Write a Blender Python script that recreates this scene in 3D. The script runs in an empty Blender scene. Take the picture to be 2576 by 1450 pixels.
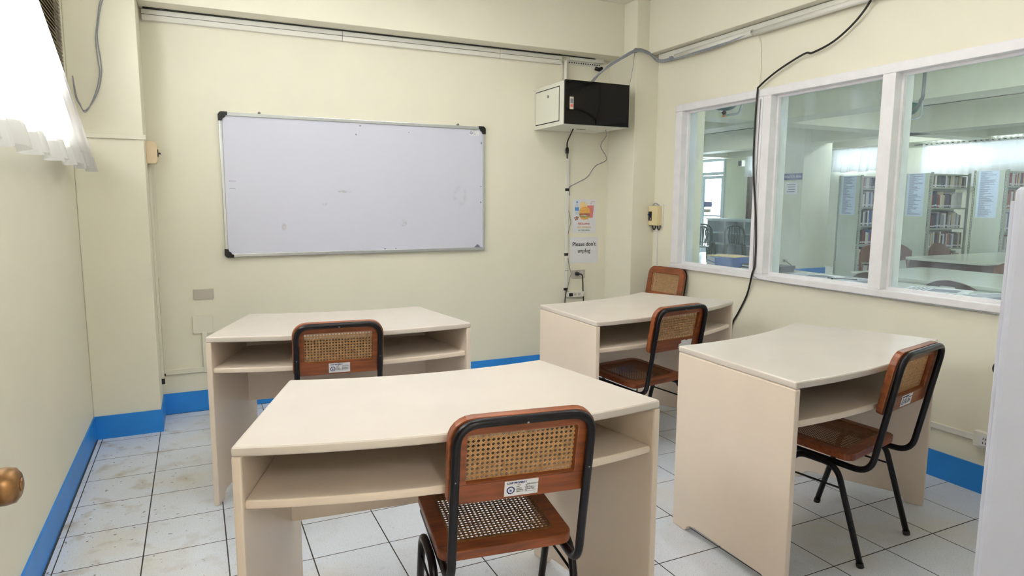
import bpy, bmesh, math, random
from mathutils import Vector, Matrix
rnd = random.Random(7)
PI = math.pi
sc = bpy.context.scene
col = sc.collection

# ------------------------------------------------------------------ camera
CAM = (0.5843, -4.7297, 1.3828)
F_PX, YAW, PITCH, ROLL = 1666.4, 0.445827, 0.128882, 0.004965
cd = bpy.data.cameras.new('camera'); cam = bpy.data.objects.new('camera', cd); col.objects.link(cam)
fwd = Vector((math.sin(YAW)*math.cos(PITCH), math.cos(YAW)*math.cos(PITCH), -math.sin(PITCH)))
rt = Vector((math.cos(YAW), -math.sin(YAW), 0)); up = rt.cross(fwd)
r2 = math.cos(ROLL)*rt + math.sin(ROLL)*up; u2 = -math.sin(ROLL)*rt + math.cos(ROLL)*up
m = Matrix((r2, u2, -fwd)).transposed().to_4x4(); m.translation = Vector(CAM)
cam.matrix_world = m
cd.sensor_fit = 'HORIZONTAL'; cd.sensor_width = 36.0; cd.lens = F_PX/2576*36
cd.clip_start = 0.02; cd.clip_end = 200
sc.camera = cam

# ------------------------------------------------------------------ sky and exposure
w = bpy.data.worlds.new('world'); sc.world = w; w.use_nodes = True
bg = w.node_tree.nodes['Background']
bg.inputs[0].default_value = (1.0, 0.985, 0.985, 1); bg.inputs[1].default_value = 20.0
sc.view_settings.view_transform = 'Standard'; sc.view_settings.look = 'None'
sc.view_settings.gamma = 1.0; sc.view_settings.use_curve_mapping = False
sc.view_settings.exposure = 0.5
ROOM_FILL_W = 6.0      # added fill lamps in the room, watt
LIB_FILL_W = 24.0       # added fill lamps in the library

# ------------------------------------------------------------------ materials
def srgb(r, g, b):
    f = lambda c: (c/255/12.92) if c/255 <= 0.04045 else ((c/255+0.055)/1.055)**2.4
    return (f(r), f(g), f(b), 1)
MATS = {}
def mat(name, c, rough=0.5, metal=0.0, var=0.0, scale=8.0, bump=0.0, bscale=200.0, spec=0.5, stretch=None, coat=0.0, world=False, sheen=0):
    if name in MATS: return MATS[name]
    mt = bpy.data.materials.new(name); mt.use_nodes = True; MATS[name] = mt
    nt = mt.node_tree; b = nt.nodes['Principled BSDF']
    b.inputs['Base Color'].default_value = c; b.inputs['Roughness'].default_value = rough
    b.inputs['Metallic'].default_value = metal; b.inputs['Specular IOR Level'].default_value = spec
    b.inputs['Coat Weight'].default_value = coat
    if world:
        src = nt.nodes.new('ShaderNodeNewGeometry').outputs['Position']
    else:
        src = nt.nodes.new('ShaderNodeTexCoord').outputs['Object']
    if stretch:
        mp = nt.nodes.new('ShaderNodeMapping'); mp.inputs['Scale'].default_value = stretch
        nt.links.new(src, mp.inputs[0]); src = mp.outputs[0]
    if var:
        n = nt.nodes.new('ShaderNodeTexNoise'); n.inputs['Scale'].default_value = scale; n.inputs['Detail'].default_value = 6
        nt.links.new(src, n.inputs['Vector'])
        rp = nt.nodes.new('ShaderNodeValToRGB'); e = rp.color_ramp.elements
        e[0].position = 0.3; e[1].position = 0.7
        e[0].color = tuple(max(0, x*(1-var)) for x in c[:3])+(1,); e[1].color = tuple(min(1, x*(1+var*0.5)) for x in c[:3])+(1,)
        nt.links.new(n.outputs['Fac'], rp.inputs[0]); nt.links.new(rp.outputs[0], b.inputs['Base Color'])
    if bump:
        n2 = nt.nodes.new('ShaderNodeTexNoise'); n2.inputs['Scale'].default_value = bscale; n2.inputs['Detail'].default_value = 3
        nt.links.new(src, n2.inputs['Vector'])
        bp = nt.nodes.new('ShaderNodeBump'); bp.inputs['Strength'].default_value = bump; bp.inputs['Distance'].default_value = 0.002
        nt.links.new(n2.outputs['Fac'], bp.inputs['Height']); nt.links.new(bp.outputs[0], b.inputs['Normal'])
    return mt

M_WALL = mat('cream_wall_paint', srgb(231, 227, 209), 0.55, var=0.035, scale=1.6, bump=0.15, bscale=90, world=True)
M_CEIL = mat('ceiling_paint', srgb(240, 238, 226), 0.7, var=0.02, scale=2, world=True)
M_LIBWALL = mat('library_wall_paint', srgb(216, 219, 200), 0.6, var=0.04, scale=1.2, world=True)
M_LIBCEIL = mat('library_ceiling_paint', srgb(206, 210, 194), 0.7, var=0.03, scale=1.2, world=True)
M_BLUE = mat('blue_skirting_paint', srgb(32, 132, 220), 0.4, var=0.1, scale=5, bump=0.1, bscale=60, world=True)
M_GROUT = mat('dark_grout', srgb(70, 66, 64), 0.9, var=0.2, scale=30, world=True)
M_TRIM = mat('white_frame_paint', srgb(236, 234, 238), 0.4, var=0.05, scale=14, bump=0.15, bscale=60, world=True)
M_CASING = mat('white_casing_plastic', srgb(226, 224, 216), 0.4, var=0.04, scale=10, world=True)
M_CREAMCASE = mat('painted_casing', srgb(229, 226, 209), 0.5, var=0.03, scale=10, world=True)
M_DESK = mat('cream_desk_paint', srgb(230, 214, 198), 0.36, var=0.04, scale=3, bump=0.12, bscale=120)
M_DESKTOP = mat('cream_desktop_paint', srgb(212, 203, 194), 0.27, var=0.05, scale=3, bump=0.1, bscale=120)
M_WOOD = mat('chair_red_wood', srgb(140, 74, 38), 0.34, var=0.42, scale=7, stretch=(1.2, 9, 9), bump=0.08, bscale=60)
M_WOODDARK = mat('library_dark_wood', srgb(62, 32, 24), 0.4, var=0.35, scale=7, stretch=(1, 8, 8))
M_WOODMID = mat('library_brown_wood', srgb(104, 66, 42), 0.4, var=0.3, scale=7, stretch=(1, 8, 8))
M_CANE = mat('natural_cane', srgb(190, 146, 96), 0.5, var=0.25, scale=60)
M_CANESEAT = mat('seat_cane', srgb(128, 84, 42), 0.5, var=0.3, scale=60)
M_BLACKTUBE = mat('black_enamel_tube', srgb(16, 14, 20), 0.3, var=0.25, scale=40, spec=0.32)
M_BLACK = mat('black_plastic', srgb(20, 20, 20), 0.5)
M_CABLE = mat('black_cable', srgb(30, 26, 24), 0.5)
M_GREYCABLE = mat('grey_cable', srgb(146, 149, 156), 0.5, var=0.2, scale=60, world=True)
M_ALU = mat('aluminium', srgb(196, 200, 204), 0.32, metal=0.85, var=0.05, scale=30)
M_SCREW = mat('steel_screw', srgb(150, 150, 150), 0.35, metal=0.9)
M_PAPER = mat('white_paper', srgb(226, 227, 232), 0.7, var=0.02, scale=30)
M_LISTPAPER = mat('pale_blue_list_paper', srgb(196, 214, 236), 0.7)
M_INK = mat('black_ink', srgb(36, 34, 38), 0.6)
M_NAVY = mat('navy_ink', srgb(28, 38, 110), 0.6)
M_GREYINK = mat('grey_ink', srgb(110, 112, 128), 0.6)
M_SEAL = mat('seal_blue_print', srgb(120, 150, 206), 0.6)
M_TV = mat('black_screen_glass', srgb(8, 6, 7), 0.05, spec=0.22)
M_CABWHITE = mat('off_white_steel', srgb(222, 221, 208), 0.4, var=0.03, scale=8)
M_RED = mat('red_print', srgb(206, 92, 84), 0.6)
M_PLATE = mat('grey_plate', srgb(190, 182, 170), 0.5, var=0.04, scale=20)
M_IVORY = mat('ivory_plastic', srgb(221, 205, 160), 0.4)
M_PEACH = mat('peach_plastic', srgb(228, 208, 176), 0.5, var=0.04, scale=20)
M_BRASS = mat('aged_brass', srgb(136, 102, 66), 0.36, metal=0.75, var=0.45, scale=30)
M_DOORWOOD = mat('door_varnish', srgb(146, 96, 56), 0.4, var=0.3, scale=6, stretch=(8, 8, 1))
M_CABINET = mat('white_cabinet_enamel', srgb(196, 199, 213), 0.4, var=0.03, scale=12, bump=0.06, bscale=40)
M_SLAT = mat('brown_grey_louvre', srgb(138, 126, 104), 0.5, var=0.1, scale=20)
M_GREEN = mat('dark_green_plastic', srgb(28, 62, 52), 0.4)
M_DKGREEN = mat('green_enamel', srgb(20, 78, 70), 0.3)
M_ORANGE = mat('orange_plastic', srgb(224, 120, 60), 0.5)
M_STEEL = mat('grey_green_shelf_steel', srgb(168, 178, 166), 0.45, var=0.05, scale=6)
M_SHELFEND = mat('shelf_end_panel', srgb(184, 194, 176), 0.5, var=0.05, scale=4)
M_LAMTOP = mat('table_laminate', srgb(186, 192, 178), 0.18, var=0.05, scale=5)
M_LOWSHELF = mat('pale_blue_shelf_paint', srgb(190, 206, 214), 0.5, var=0.06, scale=5)
M_BOARD = mat('brown_cork', srgb(104, 78, 66), 0.8, var=0.15, scale=40)
M_SIGN = mat('blue_sign_plate', srgb(62, 74, 128), 0.5)
M_GREYPIPE = mat('grey_pipe', srgb(150, 160, 160), 0.4)
M_DARKPIPE = mat('dark_conduit', srgb(72, 80, 74), 0.5)

# floor tile: white speckled ceramic with dirt along the left wall
def tile_material():
    mt = bpy.data.materials.new('speckled_white_tile'); mt.use_nodes = True
    nt = mt.node_tree; b = nt.nodes['Principled BSDF']; b.inputs['Roughness'].default_value = 0.28
    g = nt.nodes.new('ShaderNodeNewGeometry'); pos = g.outputs['Position']
    N = nt.nodes.new; L = nt.links.new
    def noise(s, d=3):
        n = N('ShaderNodeTexNoise'); n.inputs['Scale'].default_value = s; n.inputs['Detail'].default_value = d; L(pos, n.inputs['Vector']); return n.outputs['Fac']
    def ramp(f, p0, p1, c0=(0, 0, 0, 1), c1=(1, 1, 1, 1)):
        r = N('ShaderNodeValToRGB'); e = r.color_ramp.elements; e[0].position = p0; e[1].position = p1; e[0].color = c0; e[1].color = c1; L(f, r.inputs[0]); return r.outputs[0]
    def mix(f, a, c2):
        x = N('ShaderNodeMix'); x.data_type = 'RGBA'; L(f, x.inputs['Factor'])
        if isinstance(a, tuple): x.inputs['A'].default_value = a
        else: L(a, x.inputs['A'])
        x.inputs['B'].default_value = c2; return x.outputs['Result']
    def math_(op, a, c2):
        x = N('ShaderNodeMath'); x.operation = op; x.use_clamp = True
        for i, v in enumerate((a, c2)):
            if isinstance(v, (int, float)): x.inputs[i].default_value = v
            else: L(v, x.inputs[i])
        return x.outputs[0]
    base = mix(ramp(noise(260, 2), 0.56, 0.70), srgb(220, 226, 238), srgb(180, 184, 192))
    base = mix(math_('MULTIPLY', ramp(noise(2.2, 5), 0.50, 0.68), 0.5), base, srgb(214, 206, 190))
    # grime gathered in the left-hand strip of the floor
    sp = N('ShaderNodeSeparateXYZ'); L(pos, sp.inputs[0])
    mr = N('ShaderNodeMapRange'); mr.inputs['From Min'].default_value = 0.05; mr.inputs['From Max'].default_value = 0.75
    mr.inputs['To Min'].default_value = 1; mr.inputs['To Max'].default_value = 0.12; L(sp.outputs['X'], mr.inputs['Value'])
    d = math_('MULTIPLY', ramp(noise(9, 6), 0.54, 0.70), mr.outputs['Result'])
    base = mix(math_('MULTIPLY', d, 0.7), base, srgb(158, 138, 112))
    sp2 = math_('MULTIPLY', ramp(noise(34, 2), 0.675, 0.70), mr.outputs['Result'])
    base = mix(math_('MULTIPLY', sp2, 0.9), base, srgb(70, 58, 44))
    L(base, b.inputs['Base Color'])
    return mt
M_TILE = tile_material()

def glass_material(name, tint, haze=0.0):
    mt = bpy.data.materials.new(name); mt.use_nodes = True; nt = mt.node_tree
    for n in list(nt.nodes): nt.nodes.remove(n)
    N = nt.nodes.new; L = nt.links.new
    o = N('ShaderNodeOutputMaterial'); t = N('ShaderNodeBsdfTransparent'); t.inputs[0].default_value = tint
    gl = N('ShaderNodeBsdfGlossy'); gl.inputs['Roughness'].default_value = 0.02
    lwt = N('ShaderNodeLayerWeight'); lwt.inputs[0].default_value = 0.5
    pw = N('ShaderNodeMath'); pw.operation = 'POWER'; pw.inputs[1].default_value = 5; L(lwt.outputs['Facing'], pw.inputs[0])
    fr = N('ShaderNodeMath'); fr.operation = 'MULTIPLY_ADD'; fr.inputs[1].default_value = 0.95; fr.inputs[2].default_value = 0.035; L(pw.outputs[0], fr.inputs[0])
    mx = N('ShaderNodeMixShader'); L(fr.outputs[0], mx.inputs[0]); L(t.outputs[0], mx.inputs[1]); L(gl.outputs[0], mx.inputs[2])
    out = mx.outputs[0]
    if haze:  # smudgy reflection haze painted into the glass as patchy pale diffuse
        df = N('ShaderNodeBsdfDiffuse'); df.inputs[0].default_value = (0.72, 0.82, 0.95, 1)
        tc = N('ShaderNodeTexCoord'); mp = N('ShaderNodeMapping'); mp.inputs['Scale'].default_value = (1, 2.2, 0.8)
        n = N('ShaderNodeTexNoise'); n.inputs['Scale'].default_value = 2.5; n.inputs['Detail'].default_value = 5
        L(tc.outputs['Object'], mp.inputs[0]); L(mp.outputs[0], n.inputs['Vector'])
        mr = N('ShaderNodeMapRange'); mr.inputs['From Min'].default_value = 0.45; mr.inputs['From Max'].default_value = 0.8
        mr.inputs['To Min'].default_value = haze*0.35; mr.inputs['To Max'].default_value = haze*1.6; L(n.outputs['Fac'], mr.inputs['Value'])
        m2 = N('ShaderNodeMixShader'); L(mr.outputs['Result'], m2.inputs[0]); L(out, m2.inputs[1]); L(df.outputs[0], m2.inputs[2]); out = m2.outputs[0]
    L(out, o.inputs[0]); return mt
M_GLASS = glass_material('green_tinged_glass', (0.84, 0.90, 0.93, 1), 0.14)
M_CLEAR = glass_material('clear_glass', (0.95, 0.97, 0.97, 1))

def curtain_material(name, c, tr):
    mt = bpy.data.materials.new(name); mt.use_nodes = True; nt = mt.node_tree
    for n in list(nt.nodes): nt.nodes.remove(n)
    N = nt.nodes.new; L = nt.links.new
    o = N('ShaderNodeOutputMaterial'); d = N('ShaderNodeBsdfDiffuse'); d.inputs[0].default_value = c
    t = N('ShaderNodeBsdfTranslucent'); t.inputs[0].default_value = c
    mx = N('ShaderNodeMixShader'); mx.inputs[0].default_value = tr
    L(d.outputs[0], mx.inputs[1]); L(t.outputs[0], mx.inputs[2]); L(mx.outputs[0], o.inputs[0]); return mt
M_CURTAIN = curtain_material('white_sheer_cloth', (0.92, 0.92, 0.92, 1), 0.55)
M_LIBCURTAIN = curtain_material('library_white_cloth', (0.86, 0.88, 0.9, 1), 0.07)
M_HEM = curtain_material('white_hem_cloth', (0.90, 0.90, 0.89, 1), 0.35)

def emit(name, c, s):
    mt = bpy.data.materials.new(name); mt.use_nodes = True; nt = mt.node_tree; b = nt.nodes['Principled BSDF']
    b.inputs['Base Color'].default_value = c; b.inputs['Emission Color'].default_value = c; b.inputs['Emission Strength'].default_value = s; return mt
M_TUBE = emit('fill_tube_glow', (1, 0.98, 0.94, 1), 4.0)  # glow of the added fill fixtures

def whiteboard_material():
    mt = mat('whiteboard_enamel', srgb(211, 212, 228), 0.3); nt = mt.node_tree; b = nt.nodes['Principled BSDF']
    N = nt.nodes.new; L = nt.links.new
    tc = N('ShaderNodeTexCoord'); cur = None
    n = N('ShaderNodeTexNoise'); n.inputs['Scale'].default_value = 26; n.inputs['Detail'].default_value = 5; L(tc.outputs['Object'], n.inputs['Vector'])
    spots = [(-0.14, -0.03, 0.055, 0.012), (-0.27, -0.12, 0.03, 0.012), (-0.55, -0.27, 0.018, 0.03), (0.28, -0.25, 0.03, 0.03), (0.72, -0.05, 0.07, 0.09)]
    for (px, pz, rx, rz) in spots:
        mp = N('ShaderNodeMapping'); mp.vector_type = 'POINT'
        mp.inputs['Location'].default_value = (-px/rx, 0, -pz/rz); mp.inputs['Scale'].default_value = (1/rx, 0, 1/rz)
        L(tc.outputs['Object'], mp.inputs[0])
        ln = N('ShaderNodeVectorMath'); ln.operation = 'LENGTH'; L(mp.outputs[0], ln.inputs[0])
        mr = N('ShaderNodeMapRange'); mr.inputs['From Min'].default_value = 1.0; mr.inputs['From Max'].default_value = 0.6; mr.inputs['To Max'].default_value = 0.8 if rx < .065 else 0.3
        L(ln.outputs['Value'], mr.inputs['Value'])
        if cur is None: cur = mr.outputs['Result']
        else:
            a = N('ShaderNodeMath'); a.operation = 'MAXIMUM'; L(cur, a.inputs[0]); L(mr.outputs['Result'], a.inputs[1]); cur = a.outputs[0]
    rp = N('ShaderNodeValToRGB'); rp.color_ramp.elements[0].position = 0.42; rp.color_ramp.elements[1].position = 0.6; L(n.outputs['Fac'], rp.inputs[0])
    ml = N('ShaderNodeMath'); ml.operation = 'MULTIPLY'; L(cur, ml.inputs[0]); L(rp.outputs[0], ml.inputs[1])
    mx = N('ShaderNodeMix'); mx.data_type = 'RGBA'; L(ml.outputs[0], mx.inputs['Factor'])
    mx.inputs['A'].default_value = srgb(211, 212, 228); mx.inputs['B'].default_value = srgb(178, 176, 180); L(mx.outputs['Result'], b.inputs['Base Color'])
    return mt
M_WB = whiteboard_material()

# ------------------------------------------------------------------ helpers
def tag(o, label=None, cat=None, group=None, kind=None):
    if label: o['label'] = label
    if cat: o['category'] = cat
    if group: o['group'] = group
    if kind: o['kind'] = kind
    return o
def thing(name, label, cat, loc=(0, 0, 0), rz=0.0, group=None):
    o = bpy.data.objects.new(name, None); col.objects.link(o); o.empty_display_size = 0.05
    o.location = loc; o.rotation_euler = (0, 0, rz); return tag(o, label, cat, group)
def link(name, me, mt, parent=None, loc=None, rot=None):
    o = bpy.data.objects.new(name, me); col.objects.link(o)
    if mt is not None and len(me.materials) == 0: me.materials.append(mt)
    if parent is not None: o.parent = parent
    if loc is not None: o.location = loc
    if rot is not None: o.rotation_euler = rot
    return o
def children_of(o): return [c for c in bpy.data.objects if c.parent == o]
def copy_tree(o, parent=None):
    c = o.copy(); col.objects.link(c); c.parent = parent
    for ch in children_of(o): copy_tree(ch, c)
    return c

class MB:
    def __init__(s): s.v = []; s.f = []; s.sm = []
    def add(s, vs, fs, smooth=False):
        o = len(s.v); s.v += [tuple(p) for p in vs]; s.f += [tuple(i+o for i in f) for f in fs]; s.sm += [smooth]*len(fs); return s
    def box(s, x0, x1, y0, y1, z0, z1):
        return s.add([(x0, y0, z0), (x1, y0, z0), (x1, y1, z0), (x0, y1, z0), (x0, y0, z1), (x1, y0, z1), (x1, y1, z1), (x0, y1, z1)],
                     [(3, 2, 1, 0), (4, 5, 6, 7), (0, 1, 5, 4), (1, 2, 6, 5), (2, 3, 7, 6), (3, 0, 4, 7)])
    def prism(s, poly, a0, a1, axis='z'):
        n = len(poly)
        P = lambda p, h: (p[0], p[1], h) if axis == 'z' else ((p[0], h, p[1]) if axis == 'y' else (h, p[0], p[1]))
        vs = [P(p, a0) for p in poly]+[P(p, a1) for p in poly]
        fs = [tuple(range(n))[::-1], tuple(range(n, 2*n))]+[(i, (i+1) % n, n+(i+1) % n, n+i) for i in range(n)]
        return s.add(vs, fs)
    def ring(s, outer, inner, a0, a1, axis='z'):
        n = len(outer)
        P = lambda p, h: (p[0], p[1], h) if axis == 'z' else ((p[0], h, p[1]) if axis == 'y' else (h, p[0], p[1]))
        vs = [P(p, a0) for p in outer]+[P(p, a1) for p in outer]+[P(p, a0) for p in inner]+[P(p, a1) for p in inner]
        fs = []
        for i in range(n):
            j = (i+1) % n
            fs += [(i, j, n+j, n+i), (2*n+j, 2*n+i, 3*n+i, 3*n+j), (n+i, n+j, 3*n+j, 3*n+i), (j, i, 2*n+i, 2*n+j)]
        return s.add(vs, fs)
    def tube(s, path, r, seg=8, caps=True):
        pts = [Vector(p) for p in path]; n = len(pts); vs = []; fs = []
        t = [(pts[min(i+1, n-1)]-pts[max(i-1, 0)]).normalized() for i in range(n)]
        nn = t[0].orthogonal().normalized()
        for i in range(n):
            nn = (nn - t[i]*nn.dot(t[i])).normalized(); b = t[i].cross(nn)
            rr = r[i] if isinstance(r, (list, tuple)) else r
            for k in range(seg):
                a = 2*PI*k/seg; vs.append(pts[i]+(nn*math.cos(a)+b*math.sin(a))*rr)
        for i in range(n-1):
            for k in range(seg):
                fs.append((i*seg+k, i*seg+(k+1) % seg, (i+1)*seg+(k+1) % seg, (i+1)*seg+k))
        s.add(vs, fs, True)
        if caps:
            o = len(s.v)-n*seg
            s.f.append(tuple(o+k for k in range(seg))[::-1]); s.sm.append(False)
            s.f.append(tuple(o+(n-1)*seg+k for k in range(seg))); s.sm.append(False)
        return s
    def lathe(s, prof, seg=24, axis='z', c=(0, 0, 0)):
        vs = []; fs = []
        for (r, h) in prof:
            for k in range(seg):
                a = 2*PI*k/seg; p = (r*math.cos(a), r*math.sin(a), h)
                if axis == 'x': p = (p[2], p[0], p[1])
                if axis == 'y': p = (p[0], p[2], p[1])
                vs.append((p[0]+c[0], p[1]+c[1], p[2]+c[2]))
        for i in range(len(prof)-1):
            for k in range(seg):
                fs.append((i*seg+k, i*seg+(k+1) % seg, (i+1)*seg+(k+1) % seg, (i+1)*seg+k))
        return s.add(vs, fs, True)
    def mesh(s, name, bevel=0.0, seg=2, smooth_bevel=False):
        me = bpy.data.meshes.new(name); me.from_pydata(s.v, [], s.f); me.update()
        bm = bmesh.new(); bm.from_mesh(me)
        for f, q in zip(bm.faces, s.sm): f.smooth = q
        if bevel:
            ed = [e for e in bm.edges if len(e.link_faces) == 2 and e.calc_face_angle(0) > 0.6]
            bmesh.ops.bevel(bm, geom=ed, offset=bevel, segments=seg, profile=0.6, affect='EDGES', clamp_overlap=True)
        bmesh.ops.recalc_face_normals(bm, faces=bm.faces)
        bm.to_mesh(me); bm.free(); return me
    def build(s, name, mt, parent=None, bevel=0.0, seg=2, loc=None, rot=None):
        return link(name, s.mesh(name, bevel, seg), mt, parent, loc, rot)

def box(name, mt, b, parent=None, bevel=0.0):
    """box at its own centre, so that the object origin sits in the thing"""
    x0, x1, y0, y1, z0, z1 = b; cx, cy, cz = (x0+x1)/2, (y0+y1)/2, (z0+z1)/2
    return MB().box(x0-cx, x1-cx, y0-cy, y1-cy, z0-cz, z1-cz).build(name, mt, parent, bevel, loc=(cx, cy, cz))
def fillet(path, r, n=6):
    pts = [Vector(p) for p in path]; out = [pts[0]]
    for i in range(1, len(pts)-1):
        a, b, c = pts[i-1], pts[i], pts[i+1]; u = (a-b); v = (c-b); rr = min(r, u.length*0.49, v.length*0.49)
        p0 = b+u.normalized()*rr; p1 = b+v.normalized()*rr
        for k in range(n+1):
            t = k/n; out.append(p0*(1-t)**2+b*2*t*(1-t)+p1*t*t)
    out.append(pts[-1]); return out
def spline(path, n=6):
    P = [Vector(p) for p in path]; out = []
    for i in range(len(P)-1):
        p0 = P[max(i-1, 0)]; p1 = P[i]; p2 = P[i+1]; p3 = P[min(i+2, len(P)-1)]
        for k in range(n):
            t = k/n
            out.append(0.5*((2*p1)+(p2-p0)*t+(2*p0-5*p1+4*p2-p3)*t*t+(3*p1-p0-3*p2+p3)*t**3))
    out.append(P[-1]); return out
def rrect(x0, x1, y0, y1, r, n=5):
    """rounded rectangle; r = radius or four radii (x0y0, x1y0, x1y1, x0y1)"""
    rs = r if isinstance(r, (list, tuple)) else [r]*4; out = []
    for (cx, cy, sx, sy, a0, q) in [(x0, y0, 1, 1, PI, rs[0]), (x1, y0, -1, 1, 1.5*PI, rs[1]), (x1, y1, -1, -1, 0, rs[2]), (x0, y1, 1, -1, 0.5*PI, rs[3])]:
        for k in range(n+1):
            a = a0+0.5*PI*k/n; out.append((cx+sx*q+q*math.cos(a), cy+sy*q+q*math.sin(a)))
    return out
_txt = {}
def text_mesh(body, size, bold=0.0, align='LEFT', extrude=0.0003):
    key = (body, size, bold, align)
    if key in _txt: return _txt[key]
    c = bpy.data.curves.new('lettering', 'FONT'); c.body = body; c.size = size; c.extrude = extrude; c.align_x = align; c.offset = bold; c.resolution_u = 3
    o = bpy.data.objects.new('lettering', c); col.objects.link(o); bpy.context.view_layer.update()
    me = bpy.data.meshes.new_from_object(o.evaluated_get(bpy.context.evaluated_depsgraph_get()))
    bpy.data.objects.remove(o); bpy.data.curves.remove(c); _txt[key] = me; return me
def text(body, size, mt, parent, loc, rot=(PI/2, 0, 0), bold=0.0, align='LEFT', name='lettering', sx=1.0):
    me = text_mesh(body, size, bold, align).copy(); me.materials.clear()
    o = link(name, me, mt, parent, loc, rot); o.scale = (sx, 1, 1); return o
def struct(o): o['kind'] = 'structure'; return o

# ------------------------------------------------------------------ the room
W = 3.941; YF = -4.45; ZC = 2.93; ZB = 2.53; BT = 0.137
COLX, COLY = 0.346, -0.344           # left column
RCX, RCY = 3.726, -0.36              # right column
# floor slab and tiles
floor = struct(box('floor', M_GROUT, (-0.15, W+0.06, -4.95, 0.1, -0.1, -0.0006)))
full = MB().box(-0.1482, 0.1482, -0.1482, 0.1482, -0.004, 0.004).mesh('tile', 0.0012, 1); full.materials.append(M_TILE)
xs = [0.014]+[0.0369+0.3*k for k in range(14) if 0.0369+0.3*k < W-0.01]+[W]
ys = [-0.014]+[-0.1099-0.3*k for k in range(17)]+[-5.35]
ys = [y for y in ys if y > -4.95]
for i in range(len(xs)-1):
    for j in range(len(ys)-1):
        x0, x1, y1, y0 = xs[i], xs[i+1], ys[j], ys[j+1]
        if x1-x0 < 0.02 or (x1 <= COLX and y0 >= COLY): continue
        cx, cy = (x0+x1)/2, (y0+y1)/2
        if abs(x1-x0-0.3) < 1e-3 and abs(y1-y0-0.3) < 1e-3: t = link('tile', full, None, floor)
        else: t = MB().box(-(x1-x0)/2+.0018, (x1-x0)/2-.0018, -(y1-y0)/2+.0018, (y1-y0)/2-.0018, -0.004, 0.004).build('tile', M_TILE, floor)
        t.matrix_parent_inverse = Matrix.Identity(4)
        t.location = Vector((cx, cy, -0.004))-floor.location
        t.rotation_euler = (rnd.uniform(-.0008, .0008), rnd.uniform(-.0008, .0008), 0)

# left wall with high window
WY0, WY1, WZ0, WZ1 = -3.45, -0.40, 1.76, 2.50
wl = MB(); wl.box(-0.18, 0, YF-0.15, 0.15, 0, WZ0).box(-0.18, 0, YF-0.15, 0.15, WZ1, ZC).box(-0.18, 0, YF-0.15, WY0, WZ0, WZ1).box(-0.18, 0, WY1, 0.15, WZ0, WZ1)
struct(wl.build('wall_left', M_WALL))
struct(MB().box(-0.18, W+0.12, 0, 0.15, 0, ZC).build('wall_back', M_WALL))
PY0, PY1, PZ0, PZ1 = -3.75, -0.60, 0.89, 2.11         # the library window opening
wr = MB(); wr.box(W, W+0.12, YF-0.15, 0, 0, PZ0).box(W, W+0.12, YF-0.15, 0, PZ1, ZC).box(W, W+0.12, YF-0.15, PY0, PZ0, PZ1).box(W, W+0.12, PY1, 0, PZ0, PZ1)
struct(wr.build('wall_right', M_WALL))
wf = MB(); wf.box(-0.18, 0.17, YF-0.15, YF, 0, ZC).box(1.22, W+0.12, YF-0.15, YF, 0, ZC).box(0.17, 1.22, YF-0.15, YF, 2.12, ZC)
struct(wf.build('wall_front', M_WALL))
struct(MB().box(-0.18, W+0.12, YF-0.15, 0.15, ZC, ZC+0.1).build('ceiling', M_CEIL))
struct(MB().box(0, COLX, COLY, 0, 0, ZC).build('column_left', M_WALL, bevel=0.006))
struct(MB().box(RCX, 4.43, RCY, 0.34, 0, ZC).build('column_right', M_WALL, bevel=0.006))
struct(MB().box(COLX, RCX, -0.19, 0, ZB, ZC).build('beam_back', M_WALL, bevel=0.004))
struct(MB().box(W-0.10, W, YF, RCY, ZB, ZC).build('beam_right', M_WALL, bevel=0.004))
struct(MB().box(0, 0.10, YF, COLY, ZB, ZC).build('beam_left', M_WALL, bevel=0.004))
struct(MB().box(-0.6, 2.4, -7.2, YF-.15, -.1, 0).build('floor_daylight_block', M_CASING))  # unseen corridor shell, added to cut daylight through the doorway
struct(MB().box(-0.6, 2.4, -7.2, YF-.15, 2.6, 2.7).build('ceiling_daylight_block', M_CEIL))
struct(MB().box(-0.6, -0.5, -7.2, YF-.15, 0, 2.6).box(2.3, 2.4, -7.2, YF-.15, 0, 2.6).box(-.5, 2.3, -7.2, -7.1, 0, 2.6).build('wall_daylight_block', M_WALL))
# blue skirting, painted on a thin cement band
bt = 0.008
struct(MB().box(0, bt, YF, COLY-bt, 0, BT).build('baseboard_left', M_BLUE))
struct(MB().box(0, COLX+bt, COLY-bt, COLY, 0, BT).box(COLX, COLX+bt, COLY, -bt, 0, BT).build('baseboard_column', M_BLUE))
struct(MB().box(COLX, RCX, -bt, 0, 0, BT).build('baseboard_back', M_BLUE))
struct(MB().box(RCX-bt, RCX, RCY-bt, -bt, 0, BT).box(RCX, W, RCY-bt, RCY, 0, BT).build('baseboard_corner', M_BLUE))
struct(MB().box(W-bt, W, YF, RCY-bt, 0, BT).build('baseboard_right', M_BLUE))

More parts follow.
